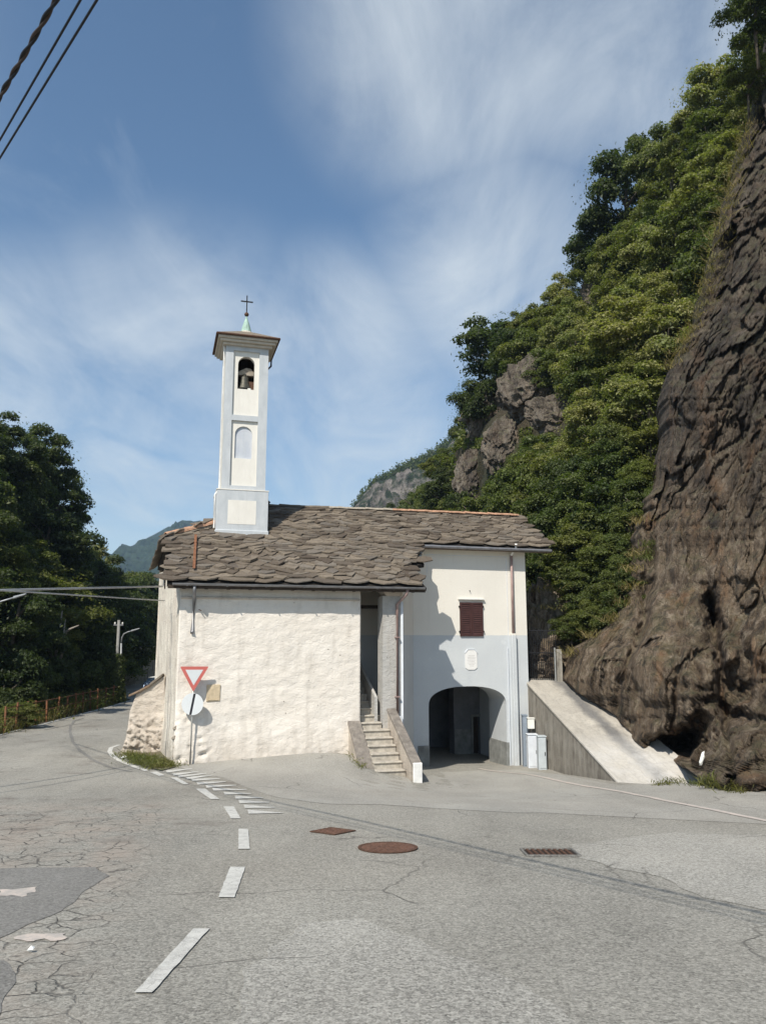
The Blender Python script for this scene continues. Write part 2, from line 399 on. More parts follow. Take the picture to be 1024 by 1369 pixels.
simple('terracotta', (.46,.27,.175), .9, 0, .35, 7, .01)
simple('mortar', (.42,.37,.30), .95, 0, .2, 10, .02)
simple('rust_strip', (.21,.095,.05), .85, .2, .4, 14, .004)
simple('zinc', (.27,.27,.28), .5, .7, .25, 5)
simple('pipe_brown', (.33,.235,.215), .55, .1, .25, 4)
simple('casing_grey', (.62,.65,.69), .7, 0, .08, 5)
simple('shutter_brown', (.060,.026,.024), .62, 0, .25, 6)
simple('marble', (.78,.77,.75), .5, 0, .06, 4)
simple('engraved', (.45,.43,.42), .8)
simple('plinth_stone', (.22,.225,.215), .85, 0, .3, 4, .01)
simple('copper_green', (.33,.46,.39), .7, .1, .3, 14)
simple('iron_black', (.025,.025,.028), .6, .5)
simple('iron_rust', (.11,.06,.04), .85, .3, .4, 20)
simple('bronze', (.085,.082,.068), .55, .6, .4, 14)
simple('cable_dark', (.012,.012,.016), .6)
simple('cable_brown', (.055,.04,.035), .7)
simple('wire_grey', (.45,.46,.47), .5, .3)
simple('cornice_stone', (.52,.47,.40), .85, 0, .12, 6)
simple('sign_red', (.50,.13,.11), .45, 0, .06, 6)
simple('sign_white', (.60,.62,.63), .4, 0, .03, 5)
simple('sign_black', (.02,.02,.025), .5)
simple('steel_post', (.42,.42,.40), .5, .5, .2, 12)
simple('cabinet_grey', (.46,.50,.52), .6, 0, .1, 5)
simple('cabinet_blue', (.23,.27,.32), .6, 0, .12, 5)
simple('box_white', (.72,.71,.66), .6, 0, .06)
simple('paint_white', (.76,.75,.72), .85, 0, .12, 8, .005)
simple('tan_render', (.55,.45,.31), .95, 0, .22, 12, .01)
simple('lamp_grey', (.34,.35,.36), .5, .4)
simple('pole_concrete', (.24,.235,.22), .9, 0, .2, 6)
simple('manhole_rust', (.155,.085,.060), .85, .3, .4, 14, .004)
simple('drain_dark', (.03,.022,.018), .9)
simple('car_blue', (.07,.10,.15), .3, .4); simple('car_glass', (.05,.07,.09), .08, 0, .02); simple('rubber', (.02,.02,.02), .8)
simple('litter', (.75,.75,.72), .7); simple('litter_yellow', (.62,.62,.22), .7)
simple('stone_step', (.44,.40,.34), .92, 0, .3, 8, .015)
simple('coping_stone', (.215,.19,.165), .92, 0, .35, 7, .015)
simple('stone_block', (.38,.33,.27), .95, 0, .35, 6, .03)
@mat('concrete_stained')
def _(t):
    p = t.pos(); st = t.noise(t.scale(p, (5,5,.7)), 1.2, 6, .65); n = t.noise(p, 2.5, 6, .7); z = t.xyz(p)[2]
    c = t.mix(t.ramp(st, .35, .68), (.30,.275,.235), (.14,.125,.105)); c = t.mix(t.ramp(n, .45, .75, 0, .7), c, (.36,.34,.30))
    t.out(c, .95, t.bump(t.noise(p, 30, 5), .015), spec=.15)
@mat('ramp_concrete')
def _(t):
    p = t.pos(); x, y, z = t.xyz(p)[0:3]
    n = t.noise(p, 1.4, 6, .7); n2 = t.noise(p, 12, 4, .7)
    sp = t.math('ADD', t.math('MULTIPLY', x, CY), t.math('MULTIPLY', y, SY)); dp = t.math('ADD', t.math('MULTIPLY', x, -SY), t.math('MULTIPLY', y, CY))
    c = t.mix(t.ramp(n, .3, .7), (.47,.435,.375), (.37,.34,.295))
    c = t.mix(t.ramp(n2, .50, .70, 0, .6), c, (.27,.25,.22)); c = t.mix(t.ramp(t.noise(t.scale(p, (3,.7,1)), 2.2, 5, .7), .5, .72, 0, .5), c, (.24,.22,.195))
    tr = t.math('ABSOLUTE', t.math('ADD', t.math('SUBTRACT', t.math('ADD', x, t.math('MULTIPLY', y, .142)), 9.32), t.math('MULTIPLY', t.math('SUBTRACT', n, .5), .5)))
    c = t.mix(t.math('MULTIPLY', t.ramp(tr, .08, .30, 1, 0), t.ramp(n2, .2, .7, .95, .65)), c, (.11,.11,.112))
    low = t.math('MULTIPLY', t.ramp(z, -2.95, -2.55, 1, 0), t.ramp(n, .35, .6, .3, .9)); c = t.mix(t.math('MULTIPLY', low, .6), c, (.66,.64,.61))
    gv = t.math('FRACT', t.math('MULTIPLY', sp, 2.2)); gr = t.ramp(t.math('ABSOLUTE', t.math('SUBTRACT', gv, .5)), .0, .05, 1, 0)
    c = t.mix(t.math('MULTIPLY', gr, .25), c, (.25,.24,.22))
    t.out(c, .93, t.bump(t.math('ADD', n2, n), .02), spec=.15)
def rock(name, a, b, c3, dark, scale=1.0, moss=0.0, streak=0.0, ochre=.5):
    @mat(name)
    def _(t):
        p = t.pos()
        q = t.n('ShaderNodeMapping', ins={0: p, 'Rotation': (R(12), R(-28), R(20)), 'Scale': (1.5, 1.1, .5)}).outputs[0]
        n1 = t.noise(q, .55*scale, 7, .68, .25); n2 = t.noise(q, 2.6*scale, 9, .76, .15); ve = t.vor(t.n('ShaderNodeVectorMath', operation='ADD', ins={0: q, 1: t.scale(t.n('ShaderNodeTexNoise', ins={'Vector': q, 'Scale': 3*scale, 'Detail': 4}).outputs[1], (.3/scale,)*3)}).outputs[0], 2.1*scale, 'DISTANCE_TO_EDGE'); vc = t.vor(t.scale(p, (1,1,.55)), 9*scale, out=1); n3 = t.noise(p, 11*scale, 6, .75)
        c = t.mix(t.ramp(n1, .36, .64), a, b); c = t.mix(t.ramp(n2, .50, .64, 0, .85), c, c3)
        c = t.mix(t.ramp(n2, .36, .47, .9, 0), c, dark)
        c = t.mix(t.ramp(t.noise(q, .8*scale, 6, .65, .3), .54, .68, 0, ochre), c, (.27,.155,.082))
        c = t.mix(t.ramp(n3, .60, .74, 0, .5), c, (.34,.31,.27))
        c = t.mix(t.ramp(n3, .28, .42, .6, 0), c, dark)
        c = t.mix(t.math('MULTIPLY', t.ramp(ve, .0, .02, .7, 0), t.ramp(n1, .45, .6)), c, dark)
        if streak:
            s1 = t.noise(t.scale(p, (3.4,3.4,.20)), 1.0, 7, .66, .2); c = t.mix(t.ramp(s1, .30, .44, .35, 0), c, c3); c = t.mix(t.ramp(s1, .52, .64, 0, streak), c, (.028,.025,.023))
            x, y, z = t.xyz(p)[0:3]; c = t.mix(t.math('MULTIPLY', t.ramp(z, 1.0, 6.5, 0, 1), t.ramp(n1, .3, .7, .85, .35)), c, (.035,.031,.029))
        if moss:
            nz = t.xyz(t.n('ShaderNodeNewGeometry').outputs['Normal'])[2]
            mm = t.math('MULTIPLY', t.ramp(nz, .25, .6), t.ramp(t.noise(p, 1.5*scale, 5), .4, .6)); c = t.mix(t.math('MULTIPLY', mm, moss), c, (.085,.095,.035))
        t.out(c, .82, t.bump(t.math('ADD', t.math('ADD', t.math('MULTIPLY', n2, 1.5), n3), t.math('ADD', t.ramp(ve, 0, .05, 0, .35), t.math('MULTIPLY', t.xyz(vc)[0], .10))), .11 if scale >= 1 else 3.0), spec=.3)
rock('rock_dark', (.105,.073,.048), (.190,.140,.095), (.37,.30,.225), (.024,.019,.016), 1.0, .3, .75, .8)
rock('rock_hill', (.29,.225,.165), (.40,.325,.25), (.58,.51,.42), (.075,.06,.05), 1.0, .5, .35)
rock('rock_far', (.26,.22,.19), (.33,.29,.26), (.42,.38,.34), (.10,.09,.08), .06, 0, 0)
@mat('hill_soil')
def _(t):
    p = t.pos(); n = t.noise(p, .5, 6, .7); n2 = t.noise(p, 3, 6, .7)
    c = t.mix(t.ramp(n, .4, .6), (.030,.036,.015), (.060,.048,.030)); c = t.mix(t.ramp(n2, .5, .7, 0, .6), c, (.10,.085,.05))
    t.out(c, 1, t.bump(n2, .3))
def leafmat(name, a, b, c3, trans=.42):
    @mat(name)
    def _(t):
        g = t.n('ShaderNodeNewGeometry'); isl = g.outputs['Random Per Island']; p = g.outputs['Position']
        oi = t.n('ShaderNodeObjectInfo').outputs['Random']
        c = t.mix(oi, a, b); c = t.mix(t.ramp(t.noise(p, .45, 3), .42, .62, 0, .8), c, c3)
        k = t.ramp(isl, 0, 1, .55, 1.5); c = t.mix(1.0, c, t.n('ShaderNodeCombineColor', ins={0: k, 1: k, 2: t.ramp(isl, 0, 1, .5, 1.3)}).outputs[0], 'MULTIPLY')
        dif = t.n('ShaderNodeBsdfPrincipled', ins={'Base Color': c, 'Roughness': .55, 'Specular IOR Level': .35}).outputs[0]
        tr = t.n('ShaderNodeBsdfTranslucent', ins={0: t.mix(1.0, c, (1.3,1.5,.5), 'MULTIPLY')}).outputs[0]
        t.out(None, surf=t.n('ShaderNodeMixShader', ins={0: trans, 1: dif, 2: tr}).outputs[0])
leafmat('leaf_green', (.086,.110,.032), (.122,.138,.040), (.155,.156,.050))
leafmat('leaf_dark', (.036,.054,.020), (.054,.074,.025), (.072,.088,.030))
leafmat('leaf_pale', (.165,.190,.075), (.21,.215,.085), (.25,.235,.105))
leafmat('leaf_mid', (.068,.092,.030), (.094,.118,.040), (.122,.134,.048))
leafmat('grass_green', (.085,.110,.030), (.12,.13,.04), (.17,.15,.06))
leafmat('grass_dry', (.20,.155,.075), (.26,.20,.10), (.13,.12,.05))
simple('bark', (.13,.105,.08), .95, 0, .35, 8, .02); simple('bark_pale', (.30,.27,.23), .95, 0, .3, 8, .02)
@mat('far_forest')
def _(t):
    p = t.pos(); n = t.noise(p, .02, 6, .7); v = t.vor(p, .11); c = t.mix(t.ramp(n, .35, .65), (.022,.042,.026), (.038,.060,.032))
    c = t.mix(t.ramp(v, .2, .9, 0, .6), c, (.012,.02,.010)); t.out(c, 1, t.bump(v, -6.0))
@mat('crag')
def _(t):
    p = t.pos(); n = t.noise(p, .035, 7, .7, .4); v = t.vor(p, .30); z = t.xyz(t.n('ShaderNodeNewGeometry').outputs['Normal'])[2]
    g = t.mix(t.ramp(v, .1, .8), (.060,.085,.035), (.015,.026,.012))
    rk = t.mix(t.ramp(t.noise(p, .16, 6, .75, .6), .38, .62), (.10,.088,.075), (.42,.37,.33))
    m = t.ramp(t.math('ADD', n, t.math('MULTIPLY', t.noise(p, .14, 5, .7), .5)), .70, .80, 0, 1)
    t.out(t.mix(m, g, rk), 1, t.bump(t.noise(p, .2, 7, .8), 5.0))

# ------------------------------------------------------------ ground and roads
def axis(lo, hi, step, far):
    a = list(np.arange(lo, hi+1e-6, step)); s = step; v = hi
    while v < far: s *= 1.35; v += s; a.append(v)
    s = step; v = lo
    while v > -far: s *= 1.35; v -= s; a.insert(0, v)
    return np.array(a)
ax_, ay_ = axis(-26, 16, .6, 4000), axis(-8, 64, .6, 4000)
GX, GY = np.meshgrid(ax_, ay_)
GZ = Gn(GX, GY)-.06
gnd = np_obj('ground', np.stack([GX, GY, GZ], -1).reshape(-1, 3), gridfaces(*GX.shape), 'soil_grass', smooth=True); tag(gnd, kind='structure')

edge = [(-9,1090),(0,984),(60,966),(100,956),(150,943),(176,935)]
left_edge = [GR(*p) for p in edge]
road_poly = [(-13,-14),(16,-14),(15,9),(9.3,12.4),(8.2,15.0),(6.8,17.0),(5.62,18.9),(4.9,21.6),(4.95,25.2),(4.3,28),(3.5,36),(-1,36),(.5,28),(.85,24.5),(1.0,21.6),(.3,20.6),(-.2,21.4),(-5.45,20.25),
             (-5.75,19.9)]+[tuple(GR(*p)[:2]) for p in ((222,1030),(205,1026),(190,1021),(172,1013),(163,1004),(161,998))]+[(-8.4,26),(-9.6,33),(-11.5,42),(-15.5,56),(-26,80),(-34,79)]+\
            [tuple(left_edge[k][:2]) for k in (5,4,3,2,1)]+[(-16.5,26),(-17,18)]
road = sheet('road', road_poly, 0, 'asphalt', kind='structure', step=.6)
def patch(name, pix, m, off=.004, rag=.06, seed=0, rs=.09):
    pts = [GR(*p)[:2] if p[1] > 400 else p for p in pix]
    return sheet(name, pts, off, m, road, ragged=rag, seed=seed, rs=rs)
plaza = patch('pavement', [(262,1034),(300,1040),(370,1066),(440,1075),(512,1076),(600,1082),(700,1087),(800,1086),(880,1082),(960,1087),(1060,1104),(1060,1068),(960,1052),(905,1046),(828,1050),(735,1034),(690,1029),(640,1030),(590,1032),(560,1046),(545,1040),(500,1034),(470,1010),(400,1007.5),(300,1016),(240,1025)], 'asphalt_light', rag=.03)
patch('asphalt_patch', [(760,1130),(830,1121),(900,1113),(980,1117),(1100,1112),(1200,1200),(1060,1222),(1024,1218),(940,1200),(880,1172),(820,1160),(770,1146)], 'asphalt_patch', rag=.07, seed=2)
patch('asphalt_patch', [(480,1228),(540,1252),(640,1290),(720,1330),(790,1380),(820,1440),(300,1440),(330,1300),(400,1235)], 'asphalt_patch', rag=.10, seed=5)
patch('asphalt_patch', [(-60,1164),(40,1160),(128,1160),(146,1171),(110,1195),(85,1218),(40,1237),(0,1255),(-60,1275)], 'asphalt_dark', rag=.03, seed=8)
patch('asphalt_patch', [(-60,1290),(0,1285),(22,1300),(10,1335),(-10,1369),(-60,1400)], 'asphalt_dark', rag=.06, seed=11)
patch('worn_marking', [(0,1190),(22,1189),(48,1187),(50,1193),(38,1196),(30,1200),(12,1198),(0,1198)], 'paint_pink', .006, .05, 3, .025)
patch('worn_marking', [(15,1253),(40,1249),(85,1249),(92,1254),(75,1259),(60,1257),(40,1259),(20,1257)], 'paint_pink', .006, .06, 4, .025)
def mark(*pix, off=.010, m='road_paint', rag=.012): return sheet('road_marking_or_shadow', [GR(*p)[:2] for p in pix], off, m, road, ragged=rag*.5, seed=len(bpy.data.objects), step=.6, rs=.04)
for q in (((180,1329),(204,1329),(280,1243),(259,1243)), ((292,1201),(314,1201),(328,1160),(308,1160)), ((319,1136),(334,1136),(332,1109),(319,1109)),
          ((309,1095),(322,1095),(313,1079),(299,1079)), ((282,1069),(294,1069),(275,1055),(262,1055)), ((245,1049),(253,1049),(237,1040),(228,1040)),
          ((213,1038),(221,1037),(210,1032),(201,1033))): mark(*q)
for (x0, y0, x1, y1, h) in ((222,1032,257,1028,3),(231,1036,266,1032,3),(238,1038.6,276,1034.4,3),(249,1041,284,1037,3),(256,1043.2,294,1041.5,3.2),(263,1048,302,1045.5,3.4),(275,1052,316,1050.2,3.6),(284,1055.8,330,1056.3,3.6),(299,1061.2,336,1061.5,3.6),(314,1066.6,352,1067,4),(319,1072.2,360,1073.4,4.5),(326,1078.8,368,1080.3,4.5),(331,1086,378,1087.5,5.4)):
    mark((x0, y0-h/2), (x0+1.5, y0+h/2), (x1, y1+.35), (x1, y1-.35), rag=0)
def stripe(pix, wpix, m='road_paint', off=.010, rag=.01):
    c = [GR(*p) for p in pix]; L = []; Rr = []
    for i, p in enumerate(c):
        d = (c[min(i+1,len(c)-1)]-c[max(i-1,0)]); n = Vector((-d.y, d.x, 0)).normalized()*wpix/2; L.append((p+n)[:2]); Rr.append((p-n)[:2])
    return sheet('road_marking_or_shadow', L+Rr[::-1], off, m, road, ragged=rag, seed=len(bpy.data.objects), step=.6)
stripe([(197,1031),(185,1027),(172,1022),(160,1017),(151,1011),(147,1005),(149,1000),(160,996)], .13, rag=0)
stripe([(-60,1006),(0,983),(30,974.5),(60,968),(100,957.5),(150,944.5),(174,937)], .14)
stripe([(640,1028),(700,1035),(745,1044),(820,1057),(900,1073),(960,1085),(1024,1098),(1100,1113)], .13, 'paint_pink', .012, .03)
stripe([(112,960),(100,964),(95,970),(94,978),(98,992),(108,1004),(124,1016),(148,1026),(176,1032)], .10, 'asphalt_dark', .007, .02)  # dark strip painted in as a cable's shadow on the left road
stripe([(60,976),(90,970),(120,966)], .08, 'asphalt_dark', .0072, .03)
# manholes and drain
def grate(cx, cy, rad, label, square=False):
    c = GR(cx, cy); th = thing('manhole_cover', c, label, 'manhole cover'); g = G(c.x, c.y)
    slope = Vector((0, 1, G(c.x, c.y+.5)-G(c.x, c.y-.5))).normalized()
    def L(dx, dy, h): return Vector((c.x+dx, c.y+dy, G(c.x+dx, c.y+dy)+h))
    n = 4 if square else 28; a0 = R(8) if square else 0
    ring = MB(); f = rad*1.12
    for k in range(n):
        a, b = a0+2*math.pi*k/n, a0+2*math.pi*(k+1)/n
        ring.hexa([L(math.cos(x)*r, math.sin(x)*r, .006) for x, r in ((a,rad*1.01),(a,f),(b,f),(b,rad*1.01))], [L(math.cos(x)*r, math.sin(x)*r, .016) for x, r in ((a,rad*1.01),(a,f),(b,f),(b,rad*1.01))])
    ring.build('frame', 'iron_rust', th)
    cov = MB(); cov.prism([L(math.cos(a0+2*math.pi*k/n)*rad, math.sin(a0+2*math.pi*k/n)*rad, .004) for k in range(n)], (0,0,.009)); cov.build('cover', 'manhole_rust', th)
    st = MB(); k = -rad*.85
    while k < rad*.85:
        hw = math.sqrt(max(0, rad*rad-k*k))*.92 if not square else (rad-abs(k))*.9
        m = -hw
        while m < hw-.03:
            st.hexa([L(m,k,.012),L(m+.03,k,.012),L(m+.03,k+.03,.012),L(m,k+.03,.012)], [L(m,k,.018),L(m+.03,k,.018),L(m+.03,k+.03,.018),L(m,k+.03,.018)]); m += .055
        k += .055
    o = st.build('tread_studs', 'manhole_rust', th); o['kind'] = 'stuff'
grate(518.5, 1134, .31, 'round rusty manhole cover in the grey asphalt')
grate(445, 1112, .27, 'diamond shaped rusty square manhole cover nearest the church', True)
c = GR(736, 1141); th = thing('storm_drain', c, 'sunken rectangular storm drain with dark rusty grate in the road', 'drain')
def L(dx, dy, h): return Vector((c.x+dx, c.y+dy, G(c.x+dx, c.y+dy)+h))
m = MB(); m.hexa([L(-.26,-.2,.005),L(.24,-.2,.005),L(.26,.2,.005),L(-.29,.2,.005)], [L(-.29,-.2,.007),L(.29,-.2,.007),L(.29,.2,.007),L(-.29,.2,.007)]); m.build('pit', 'drain_dark', th)
for i in range(8): 
    x = -.235+i*.0625; m = MB(); m.hexa([L(x-.014,-.18,.008),L(x+.014,-.18,.008),L(x+.014,.18,.008),L(x-.014,.18,.008)], [L(x-.014,-.18,.02),L(x+.014,-.18,.02),L(x+.014,.18,.02),L(x-.014,.18,.02)]); m.build('bar', 'iron_rust', th)
m = MB()
for (x0,x1,y0,y1) in ((-.31,-.29,-.22,.22),(.27,.29,-.22,.22),(-.29,.27,.202,.22),(-.29,.27,-.22,-.202)): m.hexa([L(x0,y0,.004),L(x1,y0,.004),L(x1,y1,.004),L(x0,y1,.004)], [L(x0,y0,.024),L(x1,y0,.024),L(x1,y1,.024),L(x0,y1,.024)])
m.build('rim', 'asphalt_dark', th)

# ------------------------------------------------------------ roof plane shared by chapel and house
ZE, DE, KR = 1.37, 20.2, .62
def RZ(d): return ZE+KR*(d-DE)
def RF(s, d, h=0.0):
    nz = 1/math.sqrt(1+KR*KR); return F(s, d-KR*nz*h, RZ(d)+nz*h)
SLAB = []
def slab_mesh(i, wide=1.0):
    r = random.Random(100+i); w = (.22+.15*r.random())*wide; l = .22+.06*r.random(); th = .020+.020*r.random(); kind = r.random()
    if kind < .55: pts = [(-w,.10),(-w*.5,-l*.62),(r.uniform(-.08,.08),-l),(w*.55,-l*.55),(w,.08),(w*.55,l),(-w*.5,l)]
    elif kind < .8: pts = [(-w,-l*.3),(-w*.2,-l*.95),(w*.75,-l*.75),(w,.1),(w*.6,l),(-w*.6,l)]
    else: pts = [(-w*.95,-l*.75),(-w*.1,-l*.9),(w*.9,-l*.8),(w,.2),(w*.6,l),(-w*.7,l)]
    pts = [(x+r.uniform(-.02,.02), y+r.uniform(-.02,.02)) for x, y in pts]; n = len(pts)
    V = [(x, y, 0) for x, y in pts]+[(x*.97, y*.97, th+r.uniform(-.004,.004)) for x, y in pts]
    me = bpy.data.meshes.new('stone_slab'); me.from_pydata(V, [], [tuple(range(n-1,-1,-1)), tuple(range(n,2*n))]+[(k,(k+1)%n,n+(k+1)%n,n+k) for k in range(n)])
    me.materials.append(MATS['roof_stone']); return me
SLAB = [slab_mesh(i) for i in range(14)]; SLABW = [slab_mesh(40+i, 1.75) for i in range(5)]
def inpoly(x, y, poly):
    ins = False; j = len(poly)-1
    for i in range(len(poly)):
        xi, yi = poly[i]; xj, yj = poly[j]
        if (yi > y) != (yj > y) and x < (xj-xi)*(y-yi)/(yj-yi)+xi: ins = not ins
        j = i
    return ins
NX = F(1,0,0)-F(0,0,0); ND = (F(0,1,0)-F(0,0,0)+Vector((0,0,KR))).normalized(); NN = NX.cross(ND)
def slate_roof(parent, poly, d0, d1, s0, s1, limit, skip=lambda s, d: False, firstwide=True, frame=None, row=.172):
    ax, ad, an, at = frame or (NX, ND, NN, RF)
    cs = math.sqrt(1+KR*KR); rows = []; d = d0; k = 0; items = []
    while d < d1:
        s = s0+rnd.uniform(0, .4)
        while s < s1:
            wide = firstwide and k < 1
            jd = rnd.uniform(-.045,.045) if k else 0
            if inpoly(s, d+.02, poly) and not skip(s, d): items.append((k, s, d+jd, wide))
            s += rnd.uniform(.72,.95) if wide else rnd.uniform(.36,.52)
        d += (row if k else .26)/cs*rnd.uniform(.95,1.05); k += 1
    joined = MB()
    for n, (k, s, d, wide) in enumerate(items):
        me = rnd.choice(SLABW if wide else SLAB); tilt = R(rnd.uniform(6.5,12.5)); rz = R(rnd.uniform(-20,20) if not wide else rnd.uniform(-4,4)); rx = R(rnd.uniform(-3.5,3.5))
        M = Matrix((ax, ad, an)).transposed().to_4x4(); M = M@Matrix.Rotation(rz,4,'Z')@Matrix.Rotation(-tilt,4,'X')@Matrix.Rotation(rx,4,'Y')
        sc = Matrix.Diagonal((rnd.uniform(.85,1.15), 1, rnd.uniform(.8,1.5), 1)); M = M@sc
        base = at(s, d+.15, .045+rnd.uniform(0,.015))
        if n < limit:
            o = bpy.data.objects.new('stone_slab', me); COL.objects.link(o); o.parent = parent
            M.translation = base-WLOC[parent.name]; o.matrix_local = M
        else:
            M.translation = base; joined.add([M@v.co for v in me.vertices], [tuple(p.vertices) for p in me.polygons])
    if joined.v: o = joined.build('upper_slabs', 'roof_stone', parent, fix=False); o['kind'] = 'stuff'
def deck(name, poly, parent, th=.10, m='roof_deck', top=-.005):
    a = [RF(s, d, top) for s, d in poly]; b = [RF(s, d, top-th) for s, d in poly]; n = len(poly)
    return MB().add(a+b, [tuple(range(n)), tuple(range(2*n-1,n-1,-1))]+[(i,n+i,n+(i+1)%n,(i+1)%n) for i in range(n)]).build(name, m, parent)

# ------------------------------------------------------------ chapel
CH = thing('chapel', F(.46, 20.60, -3.15), 'old white plastered chapel with stone slab roof by the road bend', 'chapel')
DW = 20.60; SL, SR = .46, 5.27
# front wall: fine grid with uneven plaster relief
def plaster_wall(name, s0, s1, z0, z1, dd, m, parent, step=.045, amp=.02, th=.5):
    ns, nz = int((s1-s0)/step)+1, int((z1-z0)/step)+1
    S, Zg = np.meshgrid(np.linspace(s0, s1, ns), np.linspace(z0, z1, nz)); D = np.full_like(S, dd)
    pt = np.stack([S*1.2, Zg*1.9, D*0+4], -1)
    rel = fbm(pt*2.6, 4)*amp+fbm(pt*.6+9, 3)*amp*1.5
    low = np.clip((-2.1-Zg)/1.0, 0, 1); rel += low*fbm(pt*3.3+31, 4, ridged=True)*amp*1.1
    lc = np.clip((1.15-(S-s0))/.35, 0, 1)*np.clip((-1.5-Zg)/.6, 0, 1)
    rk = fbm(np.stack([S*2.2+Zg*1.6, Zg*4.2-S*2.0, D*0+2], -1), 4, ridged=True); rel += lc*(np.clip(rk, -.6, .7))*.085
    ends = np.minimum(1, np.minimum(S-s0, s1-S)/.08)
    D = D-rel*ends-low*.05
    V = np.stack([S*CY-D*SY, S*SY+D*CY, Zg], -1); Fq = gridfaces(nz, ns)[:, ::1]
    V = V.reshape(-1,3); back = V.copy(); off = np.array([-SY*th, CY*th, 0]); 
    # border ring to give the wall its thickness
    idx = np.arange(nz*ns).reshape(nz, ns); ring = np.r_[idx[0,:], idx[1:,-1], idx[-1,-2::-1], idx[-2:0:-1,0]]
    nb = len(V); bv = V[ring].copy()
    bs = bv@np.array([CY,SY,0]); bz = bv[:,2]; bd = dd+th; bv = np.stack([bs*CY-bd*SY, bs*SY+bd*CY, bz], -1)
    k = len(ring); rf = np.stack([ring, nb+np.arange(k), nb+(np.arange(k)+1)%k, np.roll(ring,-1)], -1)
    org = V.mean(0); org[2] = z0
    o = np_obj(name, np.r_[V, bv]-org, np.r_[Fq, rf], m, parent, True, org); 
    return o
fw = plaster_wall('front_wall', SL, SR, -3.7, 1.63, DW, 'plaster_rough', CH, amp=.013)
# solid core and return walls
m = MB(); m.fbox(SL+.05, SR-.002, DW+.5, 24.9, -3.9, 1.6); m.build('core_wall', 'plaster_grey', CH)
bl = F(SL,DW,0); wdir = Vector((-.36,.93,0)).normalized()
def side(k, z, off=0): p = bl+wdir*k; return Vector((p.x-.93*off, p.y-.36*off, z))
ns, nz = 60, 90; S2, Z2 = np.meshgrid(np.linspace(0,1,ns), np.linspace(0,1,nz)); K = S2*6.0
top = 1.6+np.clip(K/1.75, 0, 1)*.95-np.clip((K-1.75)/4.3,0,1)*.35; Zz = -3.8+(top+3.8)*Z2
rel = fbm(np.stack([K*2, K*0, Zz*1.0], -1), 5)*.03+fbm(np.stack([K*.8, K*0+5, Zz*.3], -1), 3)*.05
rel = rel*np.clip(K/.15, 0, 1)+np.clip((-2.0-Zz)/1.6, 0, 1)*.06*np.clip(K/.3,0,1)
V = np.stack([bl.x+wdir.x*K-.93*rel, bl.y+wdir.y*K-.36*rel, Zz], -1).reshape(-1,3); org = np.array([bl.x, bl.y, -3.8])
np_obj('side_wall', V-org, gridfaces(nz, ns)[:, ::-1], 'plaster_side', CH, True, org)
m = MB(); m.prism([side(6,-3.9), side(6,2.2), F(4,26.5,2.2), F(4,26.5,-3.9)], wdir*.1); m.build('rear_wall', 'plaster_side', CH)
# plaster ledge under the eave, patched render, exposed stones
s_a, z_a = SDZ(240, 801, DW); s_b, z_b = SDZ(478, 803, DW)
m = MB(); m.fbox(SL+.02, SR-.03, DW-.055, DW+.05, 1.0, 1.06); m.build('ledge', 'plaster_dirty', CH, bevel=.012)
s_a, z_a = SDZ(276, 938, DW-.03); s_b, z_b = SDZ(295, 915, DW-.03)
m = MB(); m.fbox(s_a, s_b, DW-.035, DW+.05, z_a, z_b); m.build('render_patch', 'tan_render', CH, bevel=.008)
m = MB(); m.fbox(s_a+.04, s_b-.04, DW-.05, DW-.035, z_a+.03, z_a+.055); m.build('patch_sill', 'tan_render', CH)
for i, (px, py, w_, h_, a) in enumerate(((236,972,.20,.09,.5),(243,966,.14,.08,.5),(235,985,.22,.09,.4),(245,979,.13,.06,.45),(237,997,.20,.10,.5),(246,991,.14,.08,.5),(234,1010,.17,.09,.3),(243,1004,.12,.07,.6))):
    s_, z_ = SDZ(px, py, DW); m = MB(); r = random.Random(i); ca, sa = math.cos(a), math.sin(a)
    pts = [(-w_*.5,-h_*.3),(-w_*.1,-h_*.5),(w_*.45,-h_*.35),(w_*.5,h_*.2),(w_*.1,h_*.5),(-w_*.45,h_*.3)]
    m.prism([F(s_+x*ca-y*sa, DW-.045, z_+x*sa+y*ca) for x, y in pts], F(0,.1,0)-F(0,0,0)); m.build('stone', 'stone_block', CH, bevel=.01)
m = MB(); m.tube([F(.95,DW-.02,.72), F(1.0,DW-.14,.69)], .012); m.build('bracket', 'iron_rust', CH)
# roof deck and slabs
roof_poly = [(.12,20.2),(7.05,20.2),(6.85,21.30),(7.42,21.45),(7.45,22.62),(7.46,24.7),(3.1,24.7),(.10,22.46)]
RO = bpy.data.objects.new('roof', None); link(RO, CH, RF(3.5,22)); 
deck('roof_deck', roof_poly, RO)
tw = lambda s, d: 1.38 < s < 3.0 and d > 22.55
slate_roof(RO, [(.08,20.1),(7.08,20.1),(6.85,21.2),(7.45,21.4),(7.55,22.6),(7.46,24.66),(3.0,24.66),(.08,22.42)], 20.22, 24.66, .15, 7.5, 300, tw)
